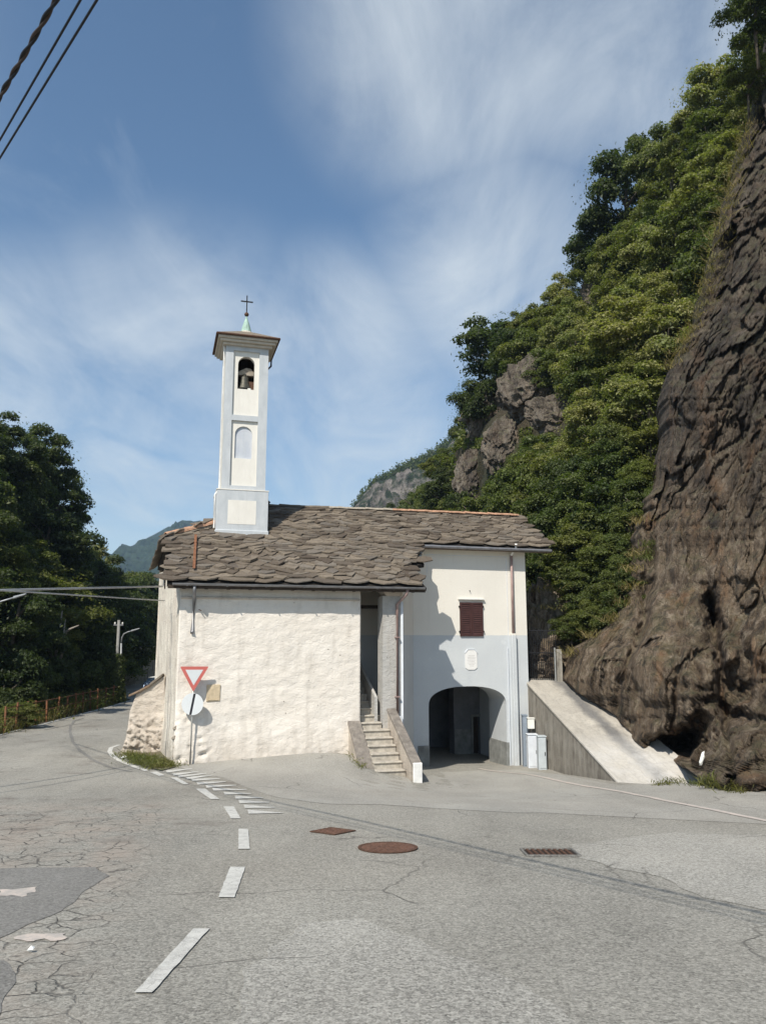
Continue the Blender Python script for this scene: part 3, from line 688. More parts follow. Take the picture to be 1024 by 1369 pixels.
# left hipped slope, dark underside seen from the road
V1, PK, BB = RF(.10,22.46,0), RF(3.1,24.7,0), F(-.15,25,2.2); BK = F(3.1, 28.6, 1.9)
m = MB(); m.prism([V1, PK, BK, BB], (0,0,-.11)); m.build('hip_slope', 'roof_deck', RO)
hn = (PK-V1).cross(BB-V1).normalized(); hn = -hn if hn.z < 0 else hn
sl_ = MB()
for i in range(9):
    for j in range(12):
        a, b = i/8, j/11; base = (V1.lerp(BB,a)).lerp(PK.lerp(BK,a), b)+hn*.05; me = rnd.choice(SLAB)
        xax = (BB-V1).normalized(); yax = hn.cross(xax); M = Matrix((xax, yax, hn)).transposed().to_4x4()@Matrix.Rotation(R(-6),4,'X'); M.translation = base
        sl_.add([M@v.co for v in me.vertices], [tuple(p.vertices) for p in me.polygons])
o = sl_.build('hip_slabs', 'roof_stone', RO, fix=False); o['kind'] = 'stuff'
m = MB(); m.prism([RF(.09,20.18,-.02), RF(.09,22.46,-.02), RF(.09,22.46,-.16), RF(.09,20.18,-.16)], NX*-.035); m.build('verge_board', 'timber_dark', RO)
# fascia, rafters, gutter
m = MB(); m.fbox(.14, 7.02, 20.22, 20.26, ZE-.13, ZE-.02); m.build('fascia', 'timber_dark', RO)
for i in range(12):
    s_ = .5+i*.56
    m = MB(); m.prism([RF(s_,20.27,-.11), RF(s_,21.2,-.11), RF(s_,21.2,-.24), RF(s_,20.27,-.21)], NX*.09); m.build('rafter', 'timber_dark', RO)
m = MB(); m.fbox(SL, 6.6, DW+.06, DW+.26, 1.36, 1.56); m.build('wall_plate', 'timber_dark', RO)
g = MB()
for k in range(7):
    a0, a1 = math.pi*k/7+math.pi, math.pi*(k+1)/7+math.pi; r_ = .06
    c0 = (20.15+r_*math.cos(a0), ZE-.0+r_*math.sin(a0)); c1 = (20.15+r_*math.cos(a1), ZE-.0+r_*math.sin(a1))
    g.add([F(.25,c0[0],c0[1]),F(6.98,c0[0],c0[1]+.0),F(6.98,c1[0],c1[1]),F(.25,c1[0],c1[1])], [(0,1,2,3)])
g.build('gutter', 'zinc', RO, fix=False)
for i in range(7):
    m = MB(); m.fbox(.6+i*1.0, .63+i*1.0, 20.08, 20.22, ZE-.066, ZE-.058); m.build('gutter_bracket', 'zinc', RO)
s_, z1_ = SDZ(260, 783, 20.4); _, z2_ = SDZ(260, 846, 20.6)
m = MB(); m.tube([F(s_,20.18,ZE-.05), F(s_,20.2,ZE-.2), F(s_+.02,20.55,.95), F(s_,20.58,z2_+.06), F(s_-.01,20.52,z2_)], .045, 10); m.build('drain_pipe', 'zinc', CH, smooth=True)
# rusty strip on the slabs
p0, p1 = (263,718), (261,768)
m = MB(); a = RF(.78,20.62,.17); b = RF(.86,22.42,.17); wv = NX*.035; m.hexa([a-wv,a+wv,b+wv,b-wv], [q+NN*.02 for q in (a-wv,a+wv,b+wv,b-wv)]); m.build('rusty_flashing', 'rust_strip', RO)
# ridge: terracotta on the left hip and along the ridge
def tile_run(a, b, n, parent, m='terracotta', r_=.10, side_n=NN):
    ax = (b-a); step = ax/n; u = ax.normalized(); sv = u.cross(Vector((0,0,1))).normalized(); up = sv.cross(u)
    for i in range(n):
        c0 = a+step*i+up*rnd.uniform(-.01,.015); c1 = a+step*(i+1.08)+up*rnd.uniform(-.01,.01)+sv*rnd.uniform(-.012,.012); mb = MB(); K = 6
        ra, rb = r_*rnd.uniform(.95,1.1), r_*.88
        o0 = [c0+sv*math.cos(math.pi*k/K)*ra+up*math.sin(math.pi*k/K)*ra for k in range(K+1)]; o1 = [c1+sv*math.cos(math.pi*k/K)*rb+up*math.sin(math.pi*k/K)*rb for k in range(K+1)]
        i0 = [c0+sv*math.cos(math.pi*k/K)*(ra-.02)+up*math.sin(math.pi*k/K)*(ra-.02) for k in range(K+1)]; i1 = [c1+sv*math.cos(math.pi*k/K)*(rb-.02)+up*math.sin(math.pi*k/K)*(rb-.02) for k in range(K+1)]
        n_ = K+1; fs = [(k,k+1,n_+k+1,n_+k) for k in range(K)]+[(2*n_+k+1,2*n_+k,3*n_+k,3*n_+k+1) for k in range(K)]+[(k+1,k,2*n_+k,2*n_+k+1) for k in range(K)]+[(n_+k,n_+k+1,3*n_+k+1,3*n_+k) for k in range(K)]
        mb.add(o0+o1+i0+i1, fs).build('ridge_tile', m, parent, fix=False)
tile_run(V1+Vector((-.05,0,.07)), RF(1.42,23.28,.10), 5, RO, r_=.12)
m = MB(); m.tube([V1+Vector((0,0,.0)), RF(.7,22.85,.02), RF(1.45,23.3,.05)], .10, 7); m.build('hip_mortar', 'mortar', RO)
tile_run(RF(2.9,24.7,.06), RF(5.2,24.72,.09), 7, RO, 'roof_stone', .08)
tile_run(RF(5.2,24.7,.10), RF(7.4,24.72,.12), 7, RO, 'mortar', .07)

# porch: column, coved wing wall, stair, inner walls
cl_, cr_ = 5.86, 6.42
m = MB(); pr = [(0,0),(1,0)]
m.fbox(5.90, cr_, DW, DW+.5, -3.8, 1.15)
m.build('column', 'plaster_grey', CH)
m = MB(); m.hexa([F(5.99,DW-.02,1.15),F(cr_+.02,DW-.02,1.15),F(cr_+.02,DW+.5,1.15),F(5.99,DW+.5,1.15)], [F(5.86,DW-.12,1.36),F(cr_+.1,DW-.12,1.36),F(cr_+.1,DW+.5,1.36),F(5.86,DW+.5,1.36)]); m.build('column_capital', 'plaster_dirty', CH, bevel=.02)
# wing wall running back to the facade (facing right)
DF = 22.97
wa, wb = F(cr_, DW+.003, 0), P(553, 850, 24.28); wb.z = 0
m = MB(); wn = Vector((-(wb-wa).y, (wb-wa).x, 0)).normalized()*.4
m.hexa([wa+Vector((0,0,-4)), wb+Vector((0,0,-4)), wb+wn+Vector((0,0,-4)), wa+wn+Vector((0,0,-4))], [wa+Vector((0,0,1.6)), wb+Vector((0,0,3.0)), wb+wn+Vector((0,0,3.0)), wa+wn+Vector((0,0,1.6))])
m.build('wing_wall', 'facade_paint', CH)
m = MB(); e = (wa-wb).normalized(); nn = -wn.normalized(); q = wa+nn*.004
m.hexa([q+Vector((0,0,-2.35)), q+nn*.06+Vector((0,0,-2.35)), q+nn*.06-e*.1+Vector((0,0,-2.35)), q-e*.1+Vector((0,0,-2.35))], [q+Vector((0,0,1.0)), q+nn*.06+Vector((0,0,1.0)), q+nn*.06-e*.1+Vector((0,0,1.0)), q-e*.1+Vector((0,0,1.0))]); m.build('corner_strip', 'casing_grey', CH)
# cove under the upper eave: quarter round sweep
cv = MB(); n_ = 10; a0 = wa.lerp(wb,.42); a1 = wb
def cvp(f, k):
    base = a0.lerp(a1, f); an = math.pi/2*k/n_; out = .38*(1-math.cos(an)); up = .38*math.sin(an); topz = RZ(-base.x*SY+base.y*CY)-.16
    topz = min(topz, 2.62)+.0; return base+nn*out+Vector((0,0,topz-.38+up))
for j in range(8):
    for k in range(n_): cv.add([cvp(j/8,k), cvp((j+1)/8,k), cvp((j+1)/8,k+1), cvp(j/8,k+1)], [(0,1,2,3)])
cv.add([cvp(0,k) for k in range(n_+1)]+[a0+Vector((0,0,cvp(0,n_).z))], [tuple(range(n_+2))])
cv.build('eave_cove', 'tower_cream', CH, fix=False, smooth=False)
# downpipe at column
pz = lambda px, py: SDZ(px, py, DW-.06)
s_, _ = pz(531, 850)
m = MB(); m.tube([F(s_+.20,20.2,ZE-.05), F(s_+.18,20.22,ZE-.18), F(s_,DW-.07,ZE-.45), F(s_,DW-.07,-2.15)], .042, 10); m.build('downpipe', 'pipe_brown', CH, smooth=True)
for z in (-.0, -1.6): 
    m = MB(); m.fbox(s_-.06, s_+.06, DW-.12, DW, z, z+.03); m.build('pipe_clip', 'pipe_brown', CH)
m = MB(); m.fbox(s_-.05, s_+.12, DW-.14, DW-.02, -2.45, -2.10); m.build('pipe_shoe', 'casing_grey', CH)
# inner porch
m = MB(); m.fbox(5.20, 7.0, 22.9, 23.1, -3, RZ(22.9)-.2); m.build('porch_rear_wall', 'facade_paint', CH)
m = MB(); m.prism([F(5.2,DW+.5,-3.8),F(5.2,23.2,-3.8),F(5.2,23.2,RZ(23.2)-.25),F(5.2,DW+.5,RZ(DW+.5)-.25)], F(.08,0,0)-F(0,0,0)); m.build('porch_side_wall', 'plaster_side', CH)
m = MB(); m.fbox(5.29, 6.5, 22.0, 22.1, .85, .95); m.build('tie_beam', 'timber_dark', CH)
for i in range(4):
    m = MB(); m.prism([RF(5.4+i*.33,20.9,-.11), RF(5.4+i*.33,22.8,-.11), RF(5.4+i*.33,22.8,-.22), RF(5.4+i*.33,20.9,-.22)], NX*.08); m.build('porch_rafter', 'timber_brown', CH)

# ------------------------------------------------------------ stair
ST = thing('stone_staircase', F(5.6, 19.2, -3.35), 'narrow stone staircase with sloping parapets climbing into the chapel porch', 'staircase')
z0_ = -3.40
for i in range(15):
    d_ = 18.98+i*.265; zt = z0_+(i+1)*.165
    m = MB(); m.fbox(5.27, 6.02 if i < 6 else 5.86, d_, d_+.5, zt-.42 if i else -3.8, zt-.045); m.build('riser', 'stone_step', ST)
    m = MB(); m.fbox(5.272, 6.018 if i < 6 else 5.858, d_-.035, d_+.31, zt-.043, zt); mm = m.build('tread', 'stone_step', ST, bevel=.014)
def para(s0, s1, da, db, za, zb, name='parapet'):
    m = MB(); m.hexa([F(s0,da,-4),F(s1,da,-4),F(s1,db,-4),F(s0,db,-4)], [F(s0,da,za-.09),F(s1,da,za-.09),F(s1,db,zb-.09),F(s0,db,zb-.09)]); m.build(name, 'plaster_dirty', ST)
    m = MB(); m.hexa([F(s0-.025,da-.02,za-.088),F(s1+.03,da-.02,za-.088),F(s1+.03,db,zb-.088),F(s0-.025,db,zb-.088)], [F(s0-.025,da-.02,za),F(s1+.03,da-.02,za),F(s1+.03,db,zb),F(s0-.025,db,zb)]); m.build('coping', 'coping_stone', ST, bevel=.012)
para(4.95, 5.25, 19.22, 20.72, -3.22, -2.1)
para(6.04, 6.24, 18.42, 20.72, -3.02, -1.83)
m = MB(); m.fbox(6.03, 6.25, 18.33, 18.415, -3.8, -2.99); m.build('end_pillar', 'paint_white', ST, bevel=.012)
para(5.875, 6.06, 20.722, 23.4, -1.75, -.6, 'inner_parapet') if False else None
m = MB(); m.hexa([F(5.72,20.75,-3.6),F(5.795,20.75,-3.6),F(5.795,22.88,-3.6),F(5.72,22.88,-3.6)], [F(5.72,20.75,-1.6),F(5.795,20.75,-1.6),F(5.795,22.88,-.6),F(5.72,22.88,-.6)]); m.build('inner_parapet', 'plaster_grey', ST)

# ------------------------------------------------------------ bell tower
TS0, TS1, TD = 1.44, 2.96, 22.8
BT = thing('bell_tower', F(2.2, 23.5, 1.5), 'slender blue and cream bell tower with cross rising from the chapel roof', 'bell tower')
hs0, hs1 = 1.56, 2.86; TB = 4.34; TT = 8.87; TDd = TD+.06
def fr(px0, py0, px1, py1, d):     # rectangle of pixels -> s0,s1,z0,z1 on plane
    ym, xm = (py0+py1)/2, (px0+px1)/2
    return SDZ(px0, ym, d)[0], SDZ(px1, ym, d)[0], SDZ(xm, py1, d)[1], SDZ(xm, py0, d)[1]
def arched_front(mb, s0, s1, z0, z1, a0, a1, b0, btop, d0, d1, N=12):
    """wall slab s0..s1,z0..z1 with arched hole a0..a1, sill b0, crown btop, thickness d0..d1"""
    r_ = (a1-a0)/2; cz = btop-r_; mid = (a0+a1)/2
    if b0 > z0: mb.fbox(s0, s1, d0, d1, z0, b0)
    zlo = max(b0, z0)
    mb.fbox(s0, a0, d0, d1, zlo, z1); mb.fbox(a1, s1, d0, d1, zlo, z1)
    for k in range(N):
        t0, t1 = math.pi-math.pi*k/N, math.pi-math.pi*(k+1)/N
        x0, x1 = mid+r_*math.cos(t0), mid+r_*math.cos(t1); y0, y1 = cz+r_*math.sin(t0), cz+r_*math.sin(t1)
        mb.hexa([F(x0,d0,y0),F(x1,d0,y1),F(x1,d1,y1),F(x0,d1,y0)], [F(x0,d0,z1),F(x1,d0,z1),F(x1,d1,z1),F(x0,d1,z1)])
# base
bp = fr(304.7, 669, 342.5, 701, TD)
m = MB(); m.fbox(TS0, TS1, TD, TD+1.5, 1.5, TB); m.build('base', 'tower_blue', BT, bevel=.01)
m = MB(); m.fbox(bp[0], bp[1], TD-.006, TD+.02, bp[2], bp[3]); m.build('base_panel', 'tower_cream', BT)
m = MB(); m.fbox(TS0-.03, TS1+.03, TD-.04, TD+1.54, 2.5, RZ(TD)+.16); m.build('flashing', 'tower_blue', BT, bevel=.02)
m = MB(); m.fbox(TS0-.012, TS1+.012, TD-.012, TD+1.512, TB, TB+.03); m.build('base_ledge', 'tower_cream', BT)
# shaft: frame of pilasters and bands standing 6cm proud of cream panels
D0 = TD+.03; D1 = D0+.065; BK_ = D0+1.3
up = fr(311.5, 469.5, 346.5, 555.5, D0); lo = fr(308, 562.5, 343.7, 649.5, D0); op = fr(318.3, 477, 340.7, 520.5, D1); ni = fr(314, 570, 337.3, 613, D1)
m = MB(); m.fbox(hs0, up[0], D0, D1, TB+.03, TT); m.build('pilaster', 'tower_blue', BT)
m = MB(); m.fbox(up[1]+.0, hs1, D0, D1, TB+.03, TT); m.build('pilaster', 'tower_blue', BT)
for (za, zb) in ((TB+.03, lo[2]), (lo[3], up[2]), (up[3], TT)):
    m = MB(); m.fbox(up[0]+.001, up[1]-.001, D0, D1, za, zb); m.build('band', 'tower_blue', BT)
PA, PB = up[0]-.01, up[1]+.01
m = MB(); arched_front(m, hs0+.002, hs1-.002, up[2]-.05, TT, op[0], op[1], op[2], op[3], D1, D1+.16); m.build('belfry_panel', 'tower_cream', BT)
m = MB(); arched_front(m, hs0+.002, hs1-.002, TB+.03, up[2]-.052, ni[0], ni[1], ni[2], ni[3], D1, D1+.05); m.build('niche_panel', 'tower_cream', BT)
m = MB(); m.fbox(ni[0]-.02, ni[1]+.02, D1+.051, D1+.12, ni[2]-.02, ni[3]+.02); m.build('niche_back', 'tower_niche', BT)
# side and back walls (dark panels inside imitate the belfry's shade)
for sx in (hs0, hs1-.16):
    m = MB(); m.fbox(sx, sx+.16, D1+.161, BK_, TB+.03, op[2]); m.build('side_wall', 'tower_cream', BT)
    m = MB(); m.fbox(sx, sx+.16, D1+.161, BK_, op[2], TT); m.build('belfry_side', 'tower_cream', BT)
    m = MB(); xi = sx+.162 if sx == hs0 else sx-.03; m.fbox(xi, xi+.028, D1+.17, BK_-.2, op[2], TT-.02); m.build('belfry_shade_panel', 'timber_dark', BT)
m = MB(); m.fbox(hs0+.161, hs1-.161, BK_-.16, BK_, TB+.03, TT); m.build('rear_wall', 'tower_cream', BT)
m = MB(); m.fbox(hs0+.2, hs1-.2, BK_-.2, BK_-.165, op[2], TT-.02); m.build('belfry_shade_panel', 'timber_dark', BT)
m = MB(); m.fbox(hs0+.16, hs1-.16, D1+.165, BK_-.165, op[2]-.1, op[2]-.01); m.build('belfry_floor', 'plaster_grey', BT)
# cornice steps
cz0 = TT
for i, (o_, z0, z1, mt) in enumerate(((.10, cz0-.03, cz0+.05, 'cornice_stone'), (.19, cz0+.05, cz0+.13, 'cornice_stone'), (.25, cz0+.13, cz0+.21, 'cornice_stone'))):
    m = MB(); m.fbox(hs0-o_, hs1+o_, D0-o_, BK_+o_, z0, z1); m.build('cornice', mt, BT, bevel=.012)
ce = F((hs0+hs1)/2, (D0+BK_)/2, 0)
m = MB(); e0 = [F(hs0-.29,D0-.29,cz0+.212),F(hs1+.29,D0-.29,cz0+.212),F(hs1+.29,BK_+.29,cz0+.212),F(hs0-.29,BK_+.29,cz0+.212)]; e1 = [v+Vector((0,0,.05)) for v in e0]; ap = ce+Vector((0,0,9.63))
m.add(e0+e1+[ap], [(3,2,1,0),(0,1,5,4),(1,2,6,5),(2,3,7,6),(3,0,4,7),(4,5,8),(5,6,8),(6,7,8),(7,4,8)]); m.build('roof', 'roof_stone', BT)
for (a, b) in ((e1[0],e1[1]),(e1[1],e1[2]),(e1[3],e1[0])):
    m = MB(); m.tube([a+Vector((0,0,-.03)), b+Vector((0,0,-.03))], .035, 7); m.build('gutter', 'iron_rust', BT)
m = MB(); m.tube([e1[2]+Vector((0,0,-.05)), e1[2]+Vector((0,0,-.25)), F(hs1+.05,BK_,8.55), F(hs1+.05,BK_,4.6)], .03, 7); m.build('downpipe', 'iron_black', BT)
m = MB(); m.tube([F(hs0-.045,D0+.1,9.0), F(hs0-.045,D0+.1,4.4), F(TS0-.045,TD+.15,4.2), F(TS0-.045,TD+.15,3.2)], .028, 7); m.build('downpipe', 'paint_white', BT)
m = MB(); m.lathe(ce, [(.26,9.42),(.24,9.52),(.175,9.58)], 18); m.build('spire_collar', 'cornice_stone', BT)
m = MB(); m.lathe(ce, [(.20,9.50),(.17,9.60),(.10,9.85),(.045,10.02),(.02,10.12),(.0,10.13)], 14); m.build('spire', 'copper_green', BT)
CR = MB().lathe(ce, [(0,10.11),(.05,10.13),(.075,10.18),(.05,10.235),(0,10.25)], 14).build('ball', 'iron_rust', BT, smooth=True)
m = MB(); m.fbox(2.21-.016, 2.21+.016, (D0+BK_)/2-.016, (D0+BK_)/2+.016, 10.22, 10.82); m.fbox(2.02, 2.40, (D0+BK_)/2-.017, (D0+BK_)/2+.017, 10.60, 10.635); m.build('cross', 'iron_black', BT)
# the bell
bc = F((op[0]+op[1])/2-.03, D1+.25, 0); bz = op[2]+.02
BE = thing('bell', bc+Vector((0,0,bz)), 'bronze bell hanging in the arched opening of the bell tower', 'bell')
m = MB(); m.lathe(bc, [(.001,bz+.06),(.17,bz+.05),(.215,bz+.03),(.222,bz+.05),(.19,bz+.12),(.155,bz+.22),(.138,bz+.33),(.132,bz+.40),(.10,bz+.45),(.03,bz+.47),(0,bz+.47)], 28); m.build('body', 'bronze', BE, smooth=True)
m = MB(); m.tube([bc+Vector((0,0,bz+.25)), bc+Vector((.02,0,bz-.02))], .022, 8); m.build('clapper', 'iron_black', BE)
m = MB(); m.tube([bc+Vector((0,0,bz+.46)), bc+Vector((0,0,bz+.54))], .05, 8); m.build('crown', 'bronze', BE)
sc_ = (op[0]+op[1])/2
m = MB(); m.prism([F(sc_+x, D1+.25, bz+z) for x, z in ((-.26,.50),(.26,.50),(.27,.62),(.16,.74),(.02,.76),(-.12,.68),(-.24,.60))], F(0,.17,0)-F(0,0,0)); m.build('headstock', 'stone_block', BE, bevel=.015)
m = MB(); m.tube([F(hs0+.1,D1+.42,bz+.55), F(hs1-.1,D1+.42,bz+.55)], .025, 8); m.build('axle', 'iron_black', BE)
m = MB(); m.fbox(sc_+.1, sc_+.27, D1+.2, D1+.24, bz-.03, bz+.30); m.build('striker', 'iron_rust', BE)
m = MB(); m.fbox(sc_+.06, sc_+.15, D1+.03, D1+.12, op[2], op[2]+.05); m.build('floodlight', 'box_white', BE)

# ------------------------------------------------------------ arch house
HS0 = SDZ(553, 900, DF)[0]-.02; HS1 = SDZ(703, 800, DF)[0]
HO = thing('arch_house', F(9, DF, -3.9), 'cream and blue painted house with an arched passage through its ground floor', 'house')
ja, jb = SDZ(573.5, 1000, DF)[0], SDZ(678, 1000, DF)[0]; zs = SDZ(575, 943, DF)[1]-.02; zc_ = SDZ(624, 917.5, DF)[1]; TOP = 3.0; THK = 1.35
m = MB(); N = 28; mid = (ja+jb)/2; rw = (jb-ja)/2; rh = zc_-zs
def archpt(k, n=N): a = math.pi-math.pi*k/n; return (mid+rw*math.copysign(abs(math.cos(a))**.86, math.cos(a)), zs+rh*abs(math.sin(a))**.82)
top_pts = []
m.fbox(HS0, ja, DF, DF+THK, -4.2, TOP); m.fbox(jb, HS1, DF, DF+THK, -4.2, TOP)
for k in range(N):
    (x0,y0),(x1,y1) = archpt(k), archpt(k+1)
    m.hexa([F(x0,DF,y0),F(x1,DF,y1),F(x1,DF+THK,y1),F(x0,DF+THK,y0)], [F(x0,DF,TOP),F(x1,DF,TOP),F(x1,DF+THK,TOP),F(x0,DF+THK,TOP)])
bm = None
fo = m.build('front_wall', 'facade_paint', HO)
bm = bmesh.new(); bm.from_mesh(fo.data); bmesh.ops.remove_doubles(bm, verts=bm.verts, dist=.0005)
seen = {}
for f in bm.faces:
    key = tuple(sorted(v.index for v in f.verts)); seen.setdefault(key, []).append(f)
bmesh.ops.delete(bm, geom=[f for fs in seen.values() if len(fs) > 1 for f in fs], context='FACES'); bmesh.ops.recalc_face_normals(bm, faces=bm.faces); bm.to_mesh(fo.data); bm.free()
# house shell: right side, rear, vaulted passage, room behind
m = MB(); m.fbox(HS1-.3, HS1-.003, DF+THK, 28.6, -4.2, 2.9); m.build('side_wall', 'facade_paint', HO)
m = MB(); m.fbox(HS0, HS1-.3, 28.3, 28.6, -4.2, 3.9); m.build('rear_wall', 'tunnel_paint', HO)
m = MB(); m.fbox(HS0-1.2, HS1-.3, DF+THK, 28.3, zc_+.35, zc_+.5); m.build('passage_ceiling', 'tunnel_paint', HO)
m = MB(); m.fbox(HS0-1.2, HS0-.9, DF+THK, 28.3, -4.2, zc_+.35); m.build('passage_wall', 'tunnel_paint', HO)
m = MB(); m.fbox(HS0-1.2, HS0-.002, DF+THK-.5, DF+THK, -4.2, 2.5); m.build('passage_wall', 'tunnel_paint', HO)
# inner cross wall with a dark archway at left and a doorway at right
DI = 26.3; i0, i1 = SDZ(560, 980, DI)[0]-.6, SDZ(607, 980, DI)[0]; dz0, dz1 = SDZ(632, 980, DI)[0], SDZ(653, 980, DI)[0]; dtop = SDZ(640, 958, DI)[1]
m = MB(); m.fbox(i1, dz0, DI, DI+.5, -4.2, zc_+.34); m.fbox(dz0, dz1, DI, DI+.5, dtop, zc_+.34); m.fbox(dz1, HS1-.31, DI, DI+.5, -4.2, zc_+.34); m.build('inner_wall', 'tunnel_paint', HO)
m = MB(); m.fbox(dz0-.07, dz0, DI-.05, DI+.1, -4.2, dtop+.08); m.fbox(dz1, dz1+.07, DI-.05, DI+.1, -4.2, dtop+.08); m.fbox(dz0, dz1, DI-.05, DI+.1, dtop, dtop+.08); m.build('door_frame', 'plinth_stone', HO)
m = MB(); m.fbox(dz0, dz1, DI+.2, DI+.26, -4.1, dtop); dr = m.build('door', 'timber_dark', HO)
for k in range(3):
    w_ = (dz1-dz0)/3; m = MB(); m.fbox(dz0+k*w_+.02, dz0+(k+1)*w_-.02, DI+.17, DI+.199, -4.0, dtop-.05); m.build('door_board', 'timber_dark', dr)
m = MB(); m.fbox(i1+.01, dz0-.08, DI-.03, DI, -4.2, -3.2); m.build('inner_plinth', 'plinth_stone', HO)
# stone plinth facing on jambs
zpl = SDZ(665, 993, DF)[1]
m = MB(); m.fbox(ja-.36, ja+.012, DF-.02, DF+THK, -4.2, zpl); m.build('jamb_plinth', 'plinth_stone', HO, bevel=.006)
m = MB(); m.fbox(jb-.02, jb+.14, DF-.0, DF+.0, -4.2, zpl) if False else None
m = MB(); m.fbox(jb-.03, jb+.10, DF-.02, DF+THK*.28, -4.2, zpl); m.build('jamb_plinth', 'plinth_stone', HO, bevel=.006)
m = MB(); m.fbox(jb-.03, jb+.0, DF+THK*.285, DF+THK, -4.2, zpl); m.build('jamb_plinth', 'plinth_stone', HO, bevel=.006)
# incised frame line near the top of the wall
fa = SDZ(570, 735, DF)[0]; fb = SDZ(676, 735, DF)[0]
for (a, b, c_, d_) in ((fa, fb, 2.60, 2.615), (fa, fa+.012, 2.0, 2.60), (fb, fb+.012, -2.6, 2.60)):
    m = MB(); m.fbox(a, b, DF-.008, DF, c_, d_); m.build('plaster_line', 'casing_grey', HO)
# shutters
sa = fr(614.3, 805.5, 645, 850.6, DF)
for k in range(2):
    a = sa[0]+(sa[1]-sa[0])/2*k+.005; b = a+(sa[1]-sa[0])/2-.01; z0, z1 = sa[2], sa[3]; dd = DF-.05
    sh = MB(); sh.fbox(a, a+.05, dd, dd+.04, z0, z1); sh.fbox(b-.05, b, dd, dd+.04, z0, z1); sh.fbox(a+.05, b-.05, dd, dd+.04, z0, z0+.06); sh.fbox(a+.05, b-.05, dd, dd+.04, z1-.06, z1)
    sho = sh.build('shutter', 'shutter_brown', HO)
    n_ = 14; hh = (z1-z0-.12)/n_; me0 = None
    for j in range(n_):
        zz = z0+.06+hh*j
        sm = MB(); sm.hexa([F(a+.052,dd+.002,zz+.004),F(b-.052,dd+.002,zz+.004),F(b-.052,dd+.014,zz+.002),F(a+.052,dd+.014,zz+.002)], [F(a+.052,dd+.026,zz+hh*.9),F(b-.052,dd+.026,zz+hh*.9),F(b-.052,dd+.038,zz+hh*.88),F(a+.052,dd+.038,zz+hh*.88)])
        if me0 is None: so = sm.build('slat', 'shutter_brown', sho); me0 = so.data
        else: so = bpy.data.objects.new('slat', me0); c_ = F((a+b)/2, dd+.02, zz+.002); link(so, sho, Vector((WLOC_first.x, WLOC_first.y, WLOC_first.z+hh*j)))
        if j == 0: WLOC_first = WLOC[so.name].copy()
    for zz in (z0+.12, z1-.16):
        hm = MB(); xx = a-.035 if k == 0 else b+.0; hm.fbox(xx, xx+.035, DF-.06, DF, zz, zz+.05); hm.build('hinge', 'iron_black', sho)
m = MB(); m.fbox(sa[0]+.004, sa[1]-.004, DF-.006, DF+.02, sa[2]+.01, sa[3]-.01); m.build('window_recess', 'drain_dark', HO)
m = MB(); m.fbox(sa[0]-.05, sa[1]+.05, DF-.09, DF, sa[3]+.09, sa[3]+.115); m.build('window_hood', 'paint_white', HO)
m = MB(); m.tube([F((sa[0]+sa[1])/2-.04,DF,sa[3]+.38), F((sa[0]+sa[1])/2-.04,DF-.06,sa[3]+.36)], .012); m.build('hook', 'iron_black', HO)
# plaque
pq = fr(621.8, 868.5, 637.5, 895.5, DF); ch = .09
pts = [(pq[0],pq[2]+ch*.7),(pq[0]+ch,pq[2]),(pq[1]-ch,pq[2]),(pq[1],pq[2]+ch*.7),(pq[1],pq[3]-ch*1.1),(pq[1]-ch,pq[3]),(pq[0]+ch,pq[3]),(pq[0],pq[3]-ch*1.1)]
m = MB(); m.prism([F(x, DF-.022, z) for x, z in pts], F(0,.03,0)-F(0,0,0)); PL = m.build('marble_plaque', 'marble', HO, bevel=.004)
m = MB()
for k in range(8):
    z = pq[3]-.20-k*.045; hw = (.10,.13,.12,.14,.11,.13,.09,.06)[k]; x = (pq[0]+pq[1])/2-hw; r = random.Random(k)
    while x < (pq[0]+pq[1])/2+hw:
        l_ = r.uniform(.008,.03); m.fbox(x, x+l_, DF-.0235, DF-.0222, z, z+.016); x += l_+.008
o = m.build('inscription', 'engraved', PL)
m = MB(); m.prism([F(x*1.0, DF-.035, z) for x, z in ((pq[0]-.02,pq[3]-ch*1.1),(pq[0]+ch-.01,pq[3]+.02),(pq[1]-ch+.01,pq[3]+.02),(pq[1]+.02,pq[3]-ch*1.1),(pq[1]-.005,pq[3]-ch*1.1),(pq[1]-ch,pq[3]+.0),(pq[0]+ch,pq[3]+.0),(pq[0]+.005,pq[3]-ch*1.1))], F(0,.035,0)-F(0,0,0)); m.build('plaque_rim', 'casing_grey', PL)
# downpipe right
s1_, z1_ = SDZ(683, 742, DF-.07); s2_, z2_ = SDZ(687, 847, DF-.07); s0_, z0__ = SDZ(689, 727, 22.65)
m = MB(); m.tube([F(s0_,22.62,z0__), F(s0_,22.64,z0__-.16), F(s0_-.06,22.85,z0__-.34), F(s1_,DF-.08,z1_)], .04, 9); m.build('pipe_elbow', 'paint_white', HO, smooth=True)
m = MB(); m.tube([F(s1_,DF-.08,z1_), F(s1_,DF-.08,z2_)], .043, 9); m.build('downpipe', 'pipe_brown', HO, smooth=True)
m = MB(); m.fbox(s1_-.075, s1_+.075, DF-.14, DF, -4.1, z2_); m.build('pipe_casing', 'facade_paint', HO, bevel=.01)
m = MB(); m.tube([F(s1_-.19,DF-.03,-.3), F(s1_-.19,DF-.03,-3.95)], .018, 6); m.build('cable_conduit', 'casing_grey', HO)
